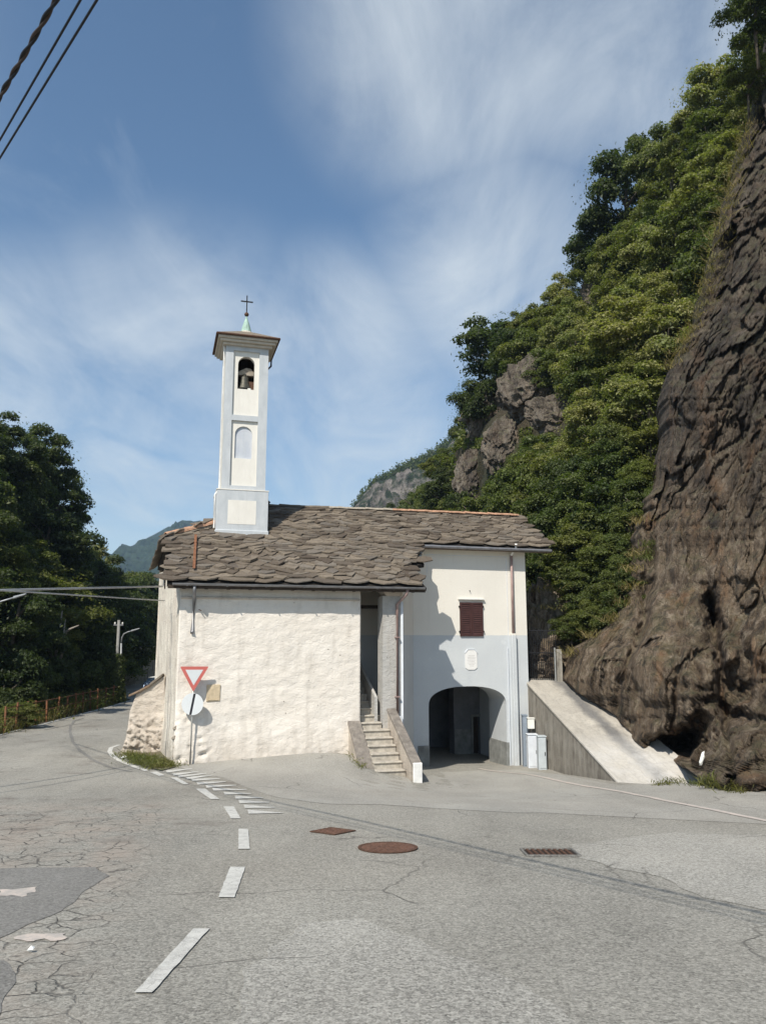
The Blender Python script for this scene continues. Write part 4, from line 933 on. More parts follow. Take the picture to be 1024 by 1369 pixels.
# roof of the house
hp = [(7.49,22.6),(12.22,22.6),(12.08,24.7),(7.49,24.7)]
HR = bpy.data.objects.new('roof', None); link(HR, HO, RF(9.5,23.5))
deck('roof_deck', hp, HR)
slate_roof(HR, [(7.5,22.5),(12.3,22.5),(12.12,24.66),(7.5,24.66)], 22.64, 24.66, 7.6, 12.3, 300, firstwide=True)
m = MB(); m.prism([RF(2.9,24.7,-.02), RF(12.08,24.7,-.02), F(12.2,29,2.0), F(2.9,29,2.0)], (0,0,-.1)); m.build('rear_slope', 'roof_deck', HR)
m = MB(); m.fbox(7.5, 12.18, 22.60, 22.63, RZ(22.6)-.12, RZ(22.6)-.03); m.build('fascia', 'timber_brown', HR)
m = MB(); m.prism([F(7.1,22.66,RZ(22.6)-.10),F(12.15,22.66,RZ(22.6)-.10),F(12.15,DF,RZ(22.6)-.0),F(7.1,DF,RZ(22.6)-.0)], (0,0,-.02)); m.build('soffit', 'tower_cream', HR)
m = MB(); m.tube([F(7.45,22.56,RZ(22.6)-.03), F(12.2,22.56,RZ(22.6)-.05)], .05, 8); m.build('gutter', 'zinc', HR)
m = MB(); m.prism([F(HS1-.3,DF+.01,2.9), F(HS1-.3,24.7,4.0), F(HS1-.3,28.6,2.2), F(HS1-.3,28.6,2.0), F(HS1-.3,DF+.01,2.0)], F(.297,0,0)-F(0,0,0)); m.build('gable_wall', 'facade_paint', HO)
tile_run(RF(7.4,24.72,.12), RF(12.05,24.72,.14), 16, HR, 'terracotta', .07)
tile_run(RF(3.3,24.76,.07), RF(7.3,24.76,.05), 1, HR, 'mortar', .03)

# ------------------------------------------------------------ buttress and wires at the left corner
BU = thing('buttress_wall', P(190, 1005, 22.6), 'low rubble buttress wall with tiled sloping top beside the chapel corner', 'wall')
Yb = 22.6
def PB(px, py, Y=Yb): return P(px, py, Y)
outline = [(158,1012),(160,1000),(168,985),(174,930),(192,923),(216,905),(222,905),(222,1030),(200,1025)]
cx = [PB(*p) for p in outline]
nu, nv_ = 44, 60; Vb = []
lef = [(898,186),(930,174),(960,171),(985,167),(1000,161),(1030,158)]
for j in range(nv_):
    for i in range(nu):
        fy = j/(nv_-1); px_r = 221; 
        # bottom to top between left profile and the chapel wall
        py = 1030-fy*(1030-905); lx = np.interp(py, [a for a, b in lef], [b for a, b in lef]); px = lx+(px_r-lx)*i/(nu-1)
        topy = np.interp(px, [174,192,216,222], [931,922,906,904]); py = 1030-fy*(1030-topy)
        q = PB(px, py); n_ = fbm(np.array([[q.x*3.2+q.z*1.5, q.z*5.0, 1.0]]), 4, ridged=True)[0]; k = np.clip((-1.9-q.z)/.9, .12, 1); q.y -= .13*n_*k*(1 if 0 < i < nu-1 else 0); q.x += .0
        Vb.append(q)
org = Vector(WLOC[BU.name]); Vf = np.array([[*(v-org)] for v in Vb])
idx = np.arange(nu*nv_).reshape(nv_, nu); ring = np.r_[idx[0,:], idx[1:,-1], idx[-1,-2::-1], idx[-2:0:-1,0]]
bv = Vf[ring]+np.array([-.25,1.6,0]); k = len(ring); nb = len(Vf); rf = np.stack([ring, nb+np.arange(k), nb+(np.arange(k)+1)%k, np.roll(ring,-1)], -1)
np_obj('rubble', np.r_[Vf, bv], np.r_[gridfaces(nv_, nu), rf], 'plaster_dirty', BU, True, org)
for i, (a, b) in enumerate((((172,932),(186,926)),((186,926),(201,918)),((200,918),(217,905)))):
    q0, q1 = PB(*a, Yb-.1), PB(*b, Yb-.1); m = MB(); bk = Vector((-.3,1.7,0)); up_ = Vector((0,0,.06+.015*i)); m.hexa([q0, q1, q1+bk, q0+bk], [q0+up_, q1+up_, q1+bk+up_, q0+bk+up_]); m.build('cap_slab', 'timber_brown' if i < 2 else 'roof_stone', BU, bevel=.015)
for i, (px, py, s_) in enumerate(((172,1003,.17),(183,1006,.14),(196,1002,.18),(208,1005,.13),(165,1006,.15),(203,1010,.09))):
    q = PB(px, py, Yb-.22); q.z = G(q.x, q.y)+.02; r = random.Random(i); mb = MB(); n_ = 7
    base = [q+Vector((math.cos(2*math.pi*k/n_)*s_*r.uniform(.8,1.2), math.sin(2*math.pi*k/n_)*s_*.7, -.05)) for k in range(n_)]
    topp = [p+Vector(((q.x-p.x)*.35, (q.y-p.y)*.35, s_*r.uniform(.55,.9))) for p in base]
    mb.add(base+topp, [tuple(range(n_)), tuple(range(2*n_-1,n_-1,-1))]+[(k,n_+k,n_+(k+1)%n_,(k+1)%n_) for k in range(n_)]); mb.build('stone', 'stone_block', BU, bevel=.02)
# verge of soil and grass in the corner
sheet('verge', [tuple(GR(*p)[:2]) for p in ((163,1006),(176,1018),(196,1027),(216,1031),(235,1026),(232,1016),(222,1000),(170,998))], .02, 'soil_grass', kind='structure', step=.3)

def sag(a, b, drop, n=24): return [a.lerp(b, k/n)-Vector((0,0,4*drop*(k/n)*(1-k/n))) for k in range(n+1)]
att = side(3.0, 1.35, .05)
def wire(name, pts, r, m, label, group=None, seg=6):
    o = MB().tube(pts, r, seg).build(name, m, None, smooth=True); return tag(o, label, 'cable', group)

def solve_wire(img, sh):
    """line of a straight cable from two sightings and two points of its shadow on the road"""
    n1 = ray(*img[0]).cross(ray(*img[1])).normalized(); g1, g2 = GR(*sh[0]), GR(*sh[1]); n2 = (g2-g1).cross(SDIR).normalized()
    u = n1.cross(n2).normalized(); A_ = np.array([n1[:], n2[:], u[:]]); x = np.linalg.solve(A_, np.array([0, n2.dot(g1), 0])); return Vector(x), u
for img, lab, sgl in ((((0,789),(217,784)), 'upper pale wire running from the chapel side wall to the left', .0), (((13,790),(220,803)), 'lower pale wire running from the chapel side wall to the left', .0)):
    sh_ = ((0,1052),(190,1033)) if img[0][0] == 0 else ((0,1060),(205,1038))
    Wp = P(*img[1], 21.3); n1 = ray(*img[0]).cross(ray(*img[1])).normalized(); g1 = GR(*sh_[0]); Q = g1-SDIR*(n1.dot(g1)/n1.dot(SDIR))
    wire('overhead_wire', [Wp, Q, Q+(Q-Wp).normalized()*16], .028 if img[0][0] == 0 else .018, 'wire_grey', lab)
for img, sh, lab in ((((0,212),(130,0)), ((380,1083),(1024,1236)), 'lower of the two thin straight black wires crossing the sky corner'), (((0,188),(108,0)), ((380,1080),(1024,1230)), 'upper of the two thin straight black wires, beside the twisted cable')):
    x, u = solve_wire(img, sh); u = u if u.y > 0 else -u
    wire('overhead_wire', [x-u*22, x+u*22], .0085, 'cable_dark', lab)
x, u = solve_wire(((0,130),(75,0)), ((380,1075),(1024,1222))); u = u if u.y > 0 else -u; A, B = x-u*22, x+u*22
L_ = (B-A).length; w1 = (B-A).normalized(); e1_ = w1.cross(Vector((0,0,1))).normalized(); e2_ = w1.cross(e1_)
TC = thing('twisted_cable', A, 'thick twisted overhead cable in the upper left corner of the sky', 'cable')
for ph, mt in ((0, 'cable_dark'), (math.pi, 'cable_brown')):
    n_ = 1100; MB().tube([A+w1*(L_*k/n_)+(e1_*math.cos(k*.48+ph)+e2_*math.sin(k*.48+ph))*.011 for k in range(n_+1)], .0125, 6).build('strand', mt, TC, smooth=True)

# ------------------------------------------------------------ sign
def on_front(px, py, d): s_, z_ = SDZ(px, py, d); return s_, z_
dS = 20.38
pt_top = F(*[SDZ(259.5, 892, dS)[0]], dS, SDZ(259.5, 892, dS)[1]); s_b, z_b = SDZ(254.5, 1020, dS)
SG = thing('road_sign', F(s_b, dS, z_b), 'leaning post with red and white give way triangle above a white disc with black bar', 'road sign')
sb = F(s_b, dS, G(F(s_b,dS,0).x, F(s_b,dS,0).y)-.05)
m = MB(); m.tube([sb, F(SDZ(257,960,dS)[0], dS, SDZ(257,960,dS)[1]), F(SDZ(259.5,893,dS)[0], dS+.03, SDZ(259.5,893,dS)[1])], .024, 10); m.build('post', 'steel_post', SG, smooth=True)
tl, tr_, tb = SDZ(241, 891, dS), SDZ(279.3, 891, dS), SDZ(258.6, 924.8, dS)
tc = ((tl[0]+tr_[0]+tb[0])/3, (tl[1]+tr_[1]+tb[1])/3)
def roundtri(k, r_=.035):
    V_ = [(tc[0]+(p[0]-tc[0])*k, tc[1]+(p[1]-tc[1])*k) for p in (tl, tb, tr_)]; out = []
    for i in range(3):
        p, a, b = Vector(V_[i]), Vector(V_[i-1]), Vector(V_[(i+1)%3]); ua, ub = (a-p).normalized(), (b-p).normalized()
        for f in range(5): 
            q0, q1 = p+ua*r_, p+ub*r_; tt = f/4; out.append(q0*(1-tt)**2+p*2*tt*(1-tt)+q1*tt*tt)
    return out
dv = F(0,1,0)-F(0,0,0)
m = MB(); m.prism([F(q[0], dS-.045, q[1]) for q in roundtri(1.0)], dv*.018); TP = m.build('triangle_panel', 'sign_red', SG)
m = MB(); m.prism([F(q[0], dS-.048, q[1]) for q in roundtri(.62, .012)], dv*.004); m.build('white_field', 'sign_white', TP)
dc, dz = SDZ(257.5, 941.2, dS); rd = (SDZ(257.5, 926.5, dS)[1]-SDZ(257.5, 956, dS)[1])/2
tw_ = R(-14)
def disc(r_, off, th, n=36): return [F(dc+r_*math.cos(2*math.pi*k/n)*math.cos(tw_), dS-off+r_*math.cos(2*math.pi*k/n)*math.sin(tw_), dz+r_*math.sin(2*math.pi*k/n)) for k in range(n)]
m = MB(); m.prism(disc(rd, .05, .015), dv*.016); DP = m.build('round_panel', 'sign_white', SG)
u0, u1 = Vector((.10, .98)).normalized(), None
bar = []
for (a, b) in ((-1,-1),(1,-1),(1,1),(-1,1)):
    x = a*.028+b*rd*.95*.17; z = b*rd*.955; bar.append(F(dc+x*math.cos(tw_), dS-.0535+x*math.sin(tw_), dz+z))
m = MB(); m.prism(bar, dv*.004); m.build('black_bar', 'sign_black', DP)
for z in (dz+.1, dz-.12, tc[1]+.05):
    m = MB(); m.fbox(dc-.045, dc+.045, dS-.03, dS+.03, z, z+.03); m.build('clamp', 'steel_post', SG)

# ------------------------------------------------------------ concrete ramp, cabinets, gate
RA = thing('concrete_ramp', Vector((5.3, 22, -3.5)), 'steep pale concrete ramp with grey side wall between the house and the cliff', 'ramp')
A0 = Vector((4.62, 25.34)); B0 = Vector((5.60, 18.75))
def ramp_z(Y): return -1.41+.3095*(Y-25.34)
nY, nXr = 70, 46; V = []
for j in range(nY):
    Yv = 25.6-(25.6-17.6)*j/(nY-1); xl = A0.x+(B0.x-A0.x)*(A0.y-Yv)/(A0.y-B0.y)
    for i in range(nXr):
        f = i/(nXr-1); Xv = xl+f*(2.05+.5*max(0, (19.6-Yv))); n_ = fbm(np.array([[Xv*1.5, Yv*1.5, 0]]), 4)[0]; z = ramp_z(Yv)+n_*.035*min(1, f*8)
        z += (-.018 if (abs((Yv*1.0)%2.2-.1) < .06) else 0)+(.03*fbm(np.array([[Xv*5, Yv*5, 3]]), 3)[0] if f > .55 else 0); z += max(0, f-.3)*.35*max(0, (22-Yv)/5)
        V.append((Xv, Yv, z))
org = np.array([5.3,22,-3.5]); 
np_obj('ramp_surface', np.array(V)-org, gridfaces(nY, nXr)[:, ::-1], 'ramp_concrete', RA, True, org)
m = MB(); a3 = Vector((A0.x, A0.y, 0)); b3 = Vector((B0.x, B0.y, 0)); u = (b3-a3).normalized(); no = Vector((-u.y, u.x, 0)); no = no if no.x > 0 else -no
e3 = b3+u*.5
def wz(p): return ramp_z(p.y)
m.hexa([a3+Vector((0,0,-4.2)), e3+Vector((0,0,-4.2)), e3+no*.3+Vector((0,0,-4.2)), a3+no*.3+Vector((0,0,-4.2))],
       [a3+Vector((0,0,wz(a3)-.04)), e3+Vector((0,0,wz(e3)-.04)), e3+no*.3+Vector((0,0,wz(e3)-.04)), a3+no*.3+Vector((0,0,wz(a3)-.04))]); m.build('side_wall', 'concrete_stained', RA)
m = MB(); o1 = -no*.03
m.hexa([a3+o1+Vector((0,0,wz(a3)-.038)), e3+o1+Vector((0,0,wz(e3)-.038)), e3+no*.34+Vector((0,0,wz(e3)-.038)), a3+no*.34+Vector((0,0,wz(a3)-.038))],
       [a3+o1+Vector((0,0,wz(a3)+.03)), e3+o1+Vector((0,0,wz(e3)+.03)), e3+no*.34+Vector((0,0,wz(e3)+.03)), a3+no*.34+Vector((0,0,wz(a3)+.03))]); m.build('edge_kerb', 'ramp_concrete', RA, bevel=.01)
m = MB(); m.prism([Vector((4.5,25.38,-4.2)), Vector((9,25.6,-4.2)), Vector((9,25.6,-1.5)), Vector((4.5,25.38,-1.45))], (0,3,0)); m.build('upper_landing', 'concrete_stained', RA)
def cab(px0, px1, py0, py1, depth_off, dep, m_, label, name='utility_cabinet', door=True, cat='cabinet'):
    # stands against the ramp wall, facing the camera side
    pxm = (px0+px1)/2; 
    Yc = None
    r0, r1 = ray(px0, (py0+py1)/2), ray(px1, (py0+py1)/2)
    # distance where the ray of the right edge meets the wall line, stepped out
    best = None
    for k in range(400):
        Yt = 18+k*.02; x = r1.x*Yt; xl = A0.x+(B0.x-A0.x)*(A0.y-Yt)/(A0.y-B0.y)
        if x <= xl: best = Yt
    Yc = min(best or 22, 24.95)-depth_off; x0, x1 = r0.x*Yc, r1.x*Yc; z1 = ray(pxm, py0).z*Yc; z0 = ray(pxm, py1).z*Yc
    if name == 'utility_cabinet': z0 = min(z0, G((x0+x1)/2, Yc)-.02)
    th = thing(name, Vector(((x0+x1)/2, Yc+dep/2, z0)), label, cat)
    m = MB(); m.box(x0, x1, Yc, Yc+dep, z0, z1); m.build('body', m_, th, bevel=.012)
    m = MB(); m.box(x0-.015, x1+.015, Yc-.02, Yc+dep+.01, z1+.002, z1+.03); m.build('lid', m_, th, bevel=.006)
    if door:
        m = MB(); m.box(x0+.025, x1-.025, Yc-.014, Yc-.002, z0+.06, z1-.04); dd_ = m.build('door', m_, th, bevel=.004)
        m = MB(); m.box(x1-.06, x1-.04, Yc-.03, Yc-.0145, (z0+z1)/2-.05, (z0+z1)/2+.05); m.build('handle', 'iron_black', dd_)
    return Yc
cab(699.5, 705.5, 957, 1024, .35, .28, 'cabinet_blue', 'tall dark blue-grey cabinet nearest the house corner')
cab(706, 719, 983, 1026.5, .30, .30, 'casing_grey', 'lower pale grey cabinet in the middle at the ramp wall foot')
cab(719.8, 730.5, 985.5, 1028.5, .24, .30, 'cabinet_grey', 'grey-green cabinet on the right of the group at the ramp wall')
cab(705.5, 714.5, 961, 974.5, .22, .14, 'box_white', 'small cream meter box fixed above the cabinets on the ramp wall', 'meter_box', False, 'meter box')
GA = thing('iron_gate', P(727, 912, 25.5), 'dark iron bar gate at the top of the ramp beside the house', 'gate')
Yg = 25.5
g0, g1 = P(709, 912, Yg), P(744, 912, Yg); gt = P(727, 842, Yg).z; gz = g0.z+.03
for k in range(15):
    x = g0.x+(g1.x-g0.x)*k/14; m = MB(); m.tube([(x, Yg, gz), (x, Yg, gt)], .011, 5); m.build('bar', 'iron_black', GA)
for z in (gz+.04, gz+(gt-gz)*.55, gt-.02):
    m = MB(); m.box(g0.x-.02, g1.x+.02, Yg-.015, Yg+.015, z-.015, z+.015); m.build('rail', 'iron_black', GA)
m = MB(); gp = P(747.5, 912, Yg); m.box(gp.x-.08, gp.x+.10, Yg-.1, Yg+.15, -1.5, P(747, 868, Yg).z); m.build('gate_post', 'concrete_stained', GA, bevel=.01)
m = MB(); m.box(gp.x-.14, gp.x-.10, Yg-.02, Yg+.02, -1.45, P(747, 866, Yg).z); m.build('hinge_post', 'steel_post', GA)

# ------------------------------------------------------------ cliff
B_ = np.array([(-320,1155,36,27),(-100,1080,33,25.5),(0,1048,31,24.5),(100,1024,29,23.5),(230,985,27,21.5),(330,960,26,19.8),(430,935,25.4,18.2),(490,900,25,17.2),(560,893,24.6,16.2),(640,883,24.5,15.3),(700,858,24.5,14.7),(780,848,24.5,14.0),(830,828,24.6,13.6),(850,800,24.9,13.4),(868,764,25.2,13.3),(910,757,25.0,13.0),(935,790,23.9,12.9),(960,830,22.6,12.8),(990,850,21.3,12.8),(1016,878,20.0,12.7),(1022,900,19.2,12.7),(1032,930,18.2,12.6),(1045,945,17.4,12.5),(1062,985,16.3,12.4),(1078,1030,15.5,12.2),(1120,1060,15.0,12.0)])
nr, nc, cap = 620, 460, 10
py = np.linspace(-320, 1120, nr)
xo = np.interp(py, B_[:,0], B_[:,1]); Do = np.interp(py, B_[:,0], B_[:,2]); Dr = np.interp(py, B_[:,0], B_[:,3])
jag = fbm(np.stack([py*.02, py*0, py*0+3], -1), 5)*7+fbm(np.stack([py*.09, py*0, py*0+8], -1), 3)*2.5
xo = xo+jag*np.clip((1000-py)/120, 0, 1)
tt = np.linspace(0, 1, nc)**1.15
PX = xo[:,None]+(1300-xo[:,None])*tt[None,:]; PY = np.repeat(py[:,None], nc, 1)
D = Dr[:,None]+(Do-Dr)[:,None]*(1-tt[None,:])**1.45
def rays(PX, PY):
    u = (PX-512)/FPX; v = (684.5-PY)/FPX; y = CP-v*SP
    return np.stack([u/y, np.ones_like(u), (SP+v*CP)/y], -1)
RY = rays(PX, PY)
WX = fbm(np.stack([PX*.022, PY*.022, PX*0+1], -1), 5)*1.3; WY = fbm(np.stack([PX*.022, PY*.022, PX*0+31], -1), 5)*1.3
def feat(cx, cy, rx, ry, ang, amp, pw=2):
    a = math.radians(ang); dx, dy = PX-cx+WX*min(16,rx*.7), PY-cy+WY*min(16,ry*.5); x = dx*math.cos(a)+dy*math.sin(a); y = -dx*math.sin(a)+dy*math.cos(a)
    return amp*np.exp(-((np.abs(x)/rx)**pw+(np.abs(y)/ry)**pw))
D = D+feat(905,1000,40,24,-12,2.6,3)+feat(925,985,26,16,-35,1.8,3)            # the hollow at the foot
D += feat(952,825,10,26,-8,1.7,2)+feat(962,900,5,90,-8,1.2,2)+feat(985,955,30,12,35,1.0)
D += feat(985,915,30,14,55,.9,2)+feat(1005,900,18,60,-35,.5)
D -= feat(880,900,62,120,-10,1.5)+feat(985,1030,45,55,0,.9)
D += feat(858,830,8,95,17,.8,2)-feat(828,900,22,60,14,.35)+feat(835,985,5,40,35,.3)+feat(902,930,4,90,6,.30)+feat(925,880,4,70,-14,.3); D += feat(835,885,10,120,14,.25)+feat(872,700,9,140,8,.45)
D -= feat(795,905,40,38,0,.5); D += feat(845,925,30,9,35,.5)
P0 = RY*D[...,None]
q = P0.copy(); ca, sa_ = math.cos(R(28)), math.sin(R(28)); qq = np.stack([q[...,0]*ca-q[...,2]*sa_, q[...,1], (q[...,0]*sa_+q[...,2]*ca)*.55], -1)
w_ = np.stack([fbm(q*.5+5, 3), fbm(q*.5+25, 3), fbm(q*.5+45, 3)], -1)*.6
edgef = np.clip(tt[None,:]/.05, .0, 1)
wq = np.stack([qq[...,0]*1.15, qq[...,1]*.9, qq[...,2]*.8], -1)+w_*.16
f0, c0 = facets(wq*.24+3, 4, 1.0, .9); f1, c1 = facets(wq*.55, 1, 1.1, .8); f2, c2 = facets(wq*1.35+.5, 2, .9, .6); f3, c3 = facets(wq*3.4+.2, 3, .9, .5); f4, c4 = facets(wq*8.0, 5, .9, .5)
lo = (fbm(wq*.42, 3)-.0)*.20+f0*.75+f1*.50-(1-c0)*.12-(1-c1)*.10
mid = fbm(wq*1.7, 3)*.05+f2*.36-(1-c2)*.06*np.clip(fbm(q*.6+9, 2)+.4, 0, 1)
hi = f3*.16+f4*.085-(1-c3)*.06+fbm(wq*9, 3)*.018
up_ = np.clip((820-PY)/300, 0, 1)*.7+.62; smoothz = 1-.88*np.exp(-(np.abs((PX-868-(880-PY)*.12)/82)**3+np.abs((PY-855)/190)**3)); hiw = smoothz*(.55+.45*np.clip(fbm(q*.5+33, 3)*1.5+.5, 0, 1))
D = D-(lo*(.45+.55*smoothz)+mid*smoothz+hi*hiw)*(.35+.65*edgef)*up_
V = RY*D[...,None]
capc = []
for k in range(cap, 0, -1):
    f = k/cap; capc.append(V[:,0,:]+np.array([.5, 1.0, 0])*f*6.0*np.array([f, 1, 1]))
V = np.concatenate([np.stack(capc, 1), V], 1)
below = np.repeat(V[-1:], 2, 0); below[0,:,2] -= .6; below[1,:,2] -= 1.6
V = np.concatenate([V, below], 0)
cl_o = np_obj('cliff', V.reshape(-1,3)-np.array([8,20,-3.2]), gridfaces(V.shape[0], V.shape[1])[:, ::-1], 'rock_dark', None, False, (8,20,-3.2)); tag(cl_o, kind='structure')
CLV = V
def boulder(name, c, r, sc, seed, m_, label, cat='rock', group=None, sub=5, amp=.28, parent=None, rot=0):
    bm = bmesh.new(); bmesh.ops.create_icosphere(bm, subdivisions=sub, radius=1)
    Vb = np.array([v.co[:] for v in bm.verts]); n1 = fbm(Vb*1.1+seed*7.7, 3, ridged=True)*amp+fbm(Vb*3.2+seed*3.1, 4, ridged=True)*amp*.32+fbm(Vb*9+seed, 3)*amp*.10
    fa_, fc_ = facets(Vb*1.5+seed*3.3, seed%9, .9, .6); fb_, _c = facets(Vb*4.5+seed, (seed+3)%9, .9, .5); n1 = n1*.55+fa_*.30+fb_*.09-(1-fc_)*.05
    Vb = Vb*(1+n1-.1)[:,None]*np.array(sc)*r
    cz, szr = math.cos(rot), math.sin(rot)
    Vb = np.stack([Vb[:,0]*cz-Vb[:,2]*szr, Vb[:,1], Vb[:,0]*szr+Vb[:,2]*cz], -1)
    for v, p in zip(bm.verts, Vb): v.co = p
    me = bpy.data.meshes.new(name); bm.to_mesh(me); bm.free(); me.materials.append(MATS[m_])
    o = bpy.data.objects.new(name, me); link(o, parent, c); 
    if label: tag(o, label, cat, group)
    return o
boulder('rock_outcrop', P(738, 880, 28.4), 1.55, (.9,.9,1.6), 3, 'rock_hill', 'brown rock outcrop behind the iron gate')
boulder('rock_outcrop', P(785, 892, 26.8), 1.15, (1.5,.8,.9), 5, 'rock_dark', 'rounded brown rock shoulder just right of the gate post')
for i, (px_, py_, r_) in enumerate(((720,905,.20),(733,903,.25),(741,899,.22),(727,893,.3))):
    boulder('loose_stone', P(px_, py_, 26.6), r_, (1.2,1,.7), 20+i, 'rock_hill', 'loose pale stones lying on the ground behind the iron gate', 'stone', 'loose stones behind the gate', 3)

# ------------------------------------------------------------ wooded slopes
def loft(st, nu, nv_, seed, namp=1.0):
    st = [(P(*a), P(*b)) for a, b in st]; K = len(st); us = np.linspace(0, K-1, nu); Fo = np.array([a[:] for a, b in st]); Cr = np.array([b[:] for a, b in st])
    fo = np.stack([np.interp(us, range(K), Fo[:,k]) for k in range(3)], -1); cr = np.stack([np.interp(us, range(K), Cr[:,k]) for k in range(3)], -1)
    for A_ in (fo, cr):
        for _ in range(4): A_[1:-1] = (A_[:-2]+2*A_[1:-1]+A_[2:])/4
    ts = np.linspace(-.12, 1, nv_)
    S = fo[None]*(1-ts)[:,None,None]+cr[None]*ts[:,None,None]
    nrm = np.cross(np.gradient(S, axis=1), np.gradient(S, axis=0)); nrm /= np.linalg.norm(nrm, axis=-1)[...,None]+1e-9
    d = fbm(S*.10+seed, 4)*1.6*namp+fbm(S*.5+seed, 3)*.3
    env = np.clip((ts+.12)/.3, 0, 1)[:,None]
    S = S+nrm*(d*env)[...,None]
    return S
def add_back(S, dx, n=8):
    c = S[-1]; rows = [c+np.array([dx*k*2.5, k*2.0, -.18*k*k])[None] for k in range(1, n)]
    return np.concatenate([S, np.stack(rows)], 0)
RSt = [((1010,905,23.6),(1420,-320,31)),((930,900,26.3),(1200,-190,33)),((870,880,26.8),(1012,120,37)),((800,885,27.6),(890,250,43)),((735,895,29.5),(785,385,50)),((670,905,35),(672,520,59)),((600,905,46),(600,645,72)),((545,903,66),(556,735,92)),((500,900,90),(520,800,120))]
S_R = loft(RSt, 120, 70, 3.0); S_Rb = add_back(S_R, 1.0)
hr = np_obj('hillside', S_Rb.reshape(-1,3)-np.array([8,30,-4]), gridfaces(*S_Rb.shape[:2])[:, ::-1], 'hill_soil', None, True, (8,30,-4)); tag(hr, kind='structure')
LSt = [((-420,1005,25),(-480,420,36)),((-180,985,28.5),(-160,520,41)),((-20,958,33),(-30,618,45)),((62,935,42),(52,706,55)),((118,922,54),(112,788,68)),((160,912,70),(158,828,88)),((196,905,92),(196,845,112)),((240,900,130),(240,865,160)),((300,898,170),(300,875,200))]
S_L = loft(LSt, 120, 60, 11.0); S_Lb = add_back(S_L, -1.0)
hl = np_obj('hillside', S_Lb.reshape(-1,3)-np.array([-20,40,-4]), gridfaces(*S_Lb.shape[:2]), 'hill_soil', None, True, (-20,40,-4)); tag(hl, kind='structure')
def proj(p):
    x, y, z = p; f = CP*y+SP*z; return 512+FPX*x/f, 684.5-FPX*(CP*z-SP*y)/f

def leaves(C, n_dir, size, rng, aspect=.62):
    """bent leaf-sprig quads at centres C with rough normals n_dir"""
    n = len(C); N = n_dir+rng.normal(size=(n,3))*.55; N /= np.linalg.norm(N, axis=1)[:,None]
    A = np.cross(N, rng.normal(size=(n,3))); A /= np.linalg.norm(A, axis=1)[:,None]; Bv = np.cross(N, A)
    s = size*rng.uniform(.6,1.3,size=(n,1)); a, b = A*s, Bv*s*aspect
    V = np.stack([C-a, C-b*.9+N*s*.18-a*.1, C+a-N*s*.15, C+b*.9+N*s*.18+a*.1], 1).reshape(-1,3)
    Fq = np.arange(n*4).reshape(-1,4); return V, Fq
def crown_mesh(seed, m_, Rr=2.0, H=1.9, ncl=34, per=420, size=.072, tall=False):
    rng = np.random.RandomState(seed); Cs = []; Ns = []
    cc = []
    while len(cc) < ncl:
        p = rng.uniform(-1,1,3)
        if np.linalg.norm(p) < 1 and (np.linalg.norm(p) > .45 or rng.rand() < .25): cc.append(p)
    lob = rng.uniform(.75,1.2,size=ncl)
    for p, l in zip(cc, lob):
        base = p*np.array([Rr, Rr, H])*l*.88; r = rng.uniform(.32,.66)*Rr*.5; k = int(per*(r/(.5*Rr*.5))**1.6)
        d = rng.normal(size=(k,3)); d /= np.linalg.norm(d, axis=1)[:,None]; d[:,2] = np.abs(d[:,2])*.9-.35*(rng.rand(k) < .3)
        rad = r*rng.uniform(.55,1.08,size=(k,1)); Cs.append(base+d*rad*np.array([1.1,1.1,.85])); n = d*.7+np.array([0,0,.55]); Ns.append(n)
    # stray sprigs break the outline
    k = int(ncl*per*.035); d = rng.normal(size=(k,3)); d /= np.linalg.norm(d, axis=1)[:,None]; Cs.append(d*np.array([Rr,Rr,H])*rng.uniform(.7,.98,size=(k,1))*(1+.12*np.sin(d[:,:1]*7+seed))); Ns.append(d+np.array([0,0,.5]))
    C = np.concatenate(Cs); N = np.concatenate(Ns); C[:,2] += H*1.05
    V, Fq = leaves(C, N, size, rng); return np_mesh('crown', V, Fq, m_)
def trunk_mesh(seed, h=2.6, m_='bark'):
    r = random.Random(seed); mb = MB(); top = Vector((r.uniform(-.3,.3), r.uniform(-.3,.3), h)); mb.tube([(0,0,-.8), (.04,0,h*.3), top*.7, top], .11, 7, .05)
    for k in range(5):
        an = r.uniform(0, 6.28); z = h*r.uniform(.35,.8); b = Vector((top.x*z/h, top.y*z/h, z)); e = b+Vector((math.cos(an)*r.uniform(.7,1.3), math.sin(an)*r.uniform(.7,1.3), r.uniform(.5,1.1))); mb.tube([b, b.lerp(e,.5)+Vector((0,0,.12)), e], .05, 5, .018)
    me = bpy.data.meshes.new('trunk'); me.from_pydata(mb.v, [], mb.f); me.materials.append(MATS[m_]); me.polygons.foreach_set('use_smooth', [True]*len(me.polygons)); return me
LEAFM = {'green': 'leaf_green', 'dark': 'leaf_dark', 'pale': 'leaf_pale', 'mid': 'leaf_mid'}
CROWN = {k: [crown_mesh(11*i+len(k), v) for i in range(3)] for k, v in LEAFM.items()}
TRUNK = [trunk_mesh(i) for i in range(3)]
TN = {'R': {'green': 'fresh green leafy tree in the wood on the steep right-hand slope', 'dark': 'dark green leafy tree in the wood on the steep right-hand slope', 'pale': 'pale yellowish tree in the wood on the steep right-hand slope', 'mid': 'mid green leafy tree in the wood on the steep right-hand slope'},
      'L': {'green': 'fresh green tree in the shaded wood left of the road', 'dark': 'dark green tree in the shaded wood left of the road', 'pale': 'pale green tree in the shaded wood left of the road', 'mid': 'mid green tree in the shaded wood left of the road'}}
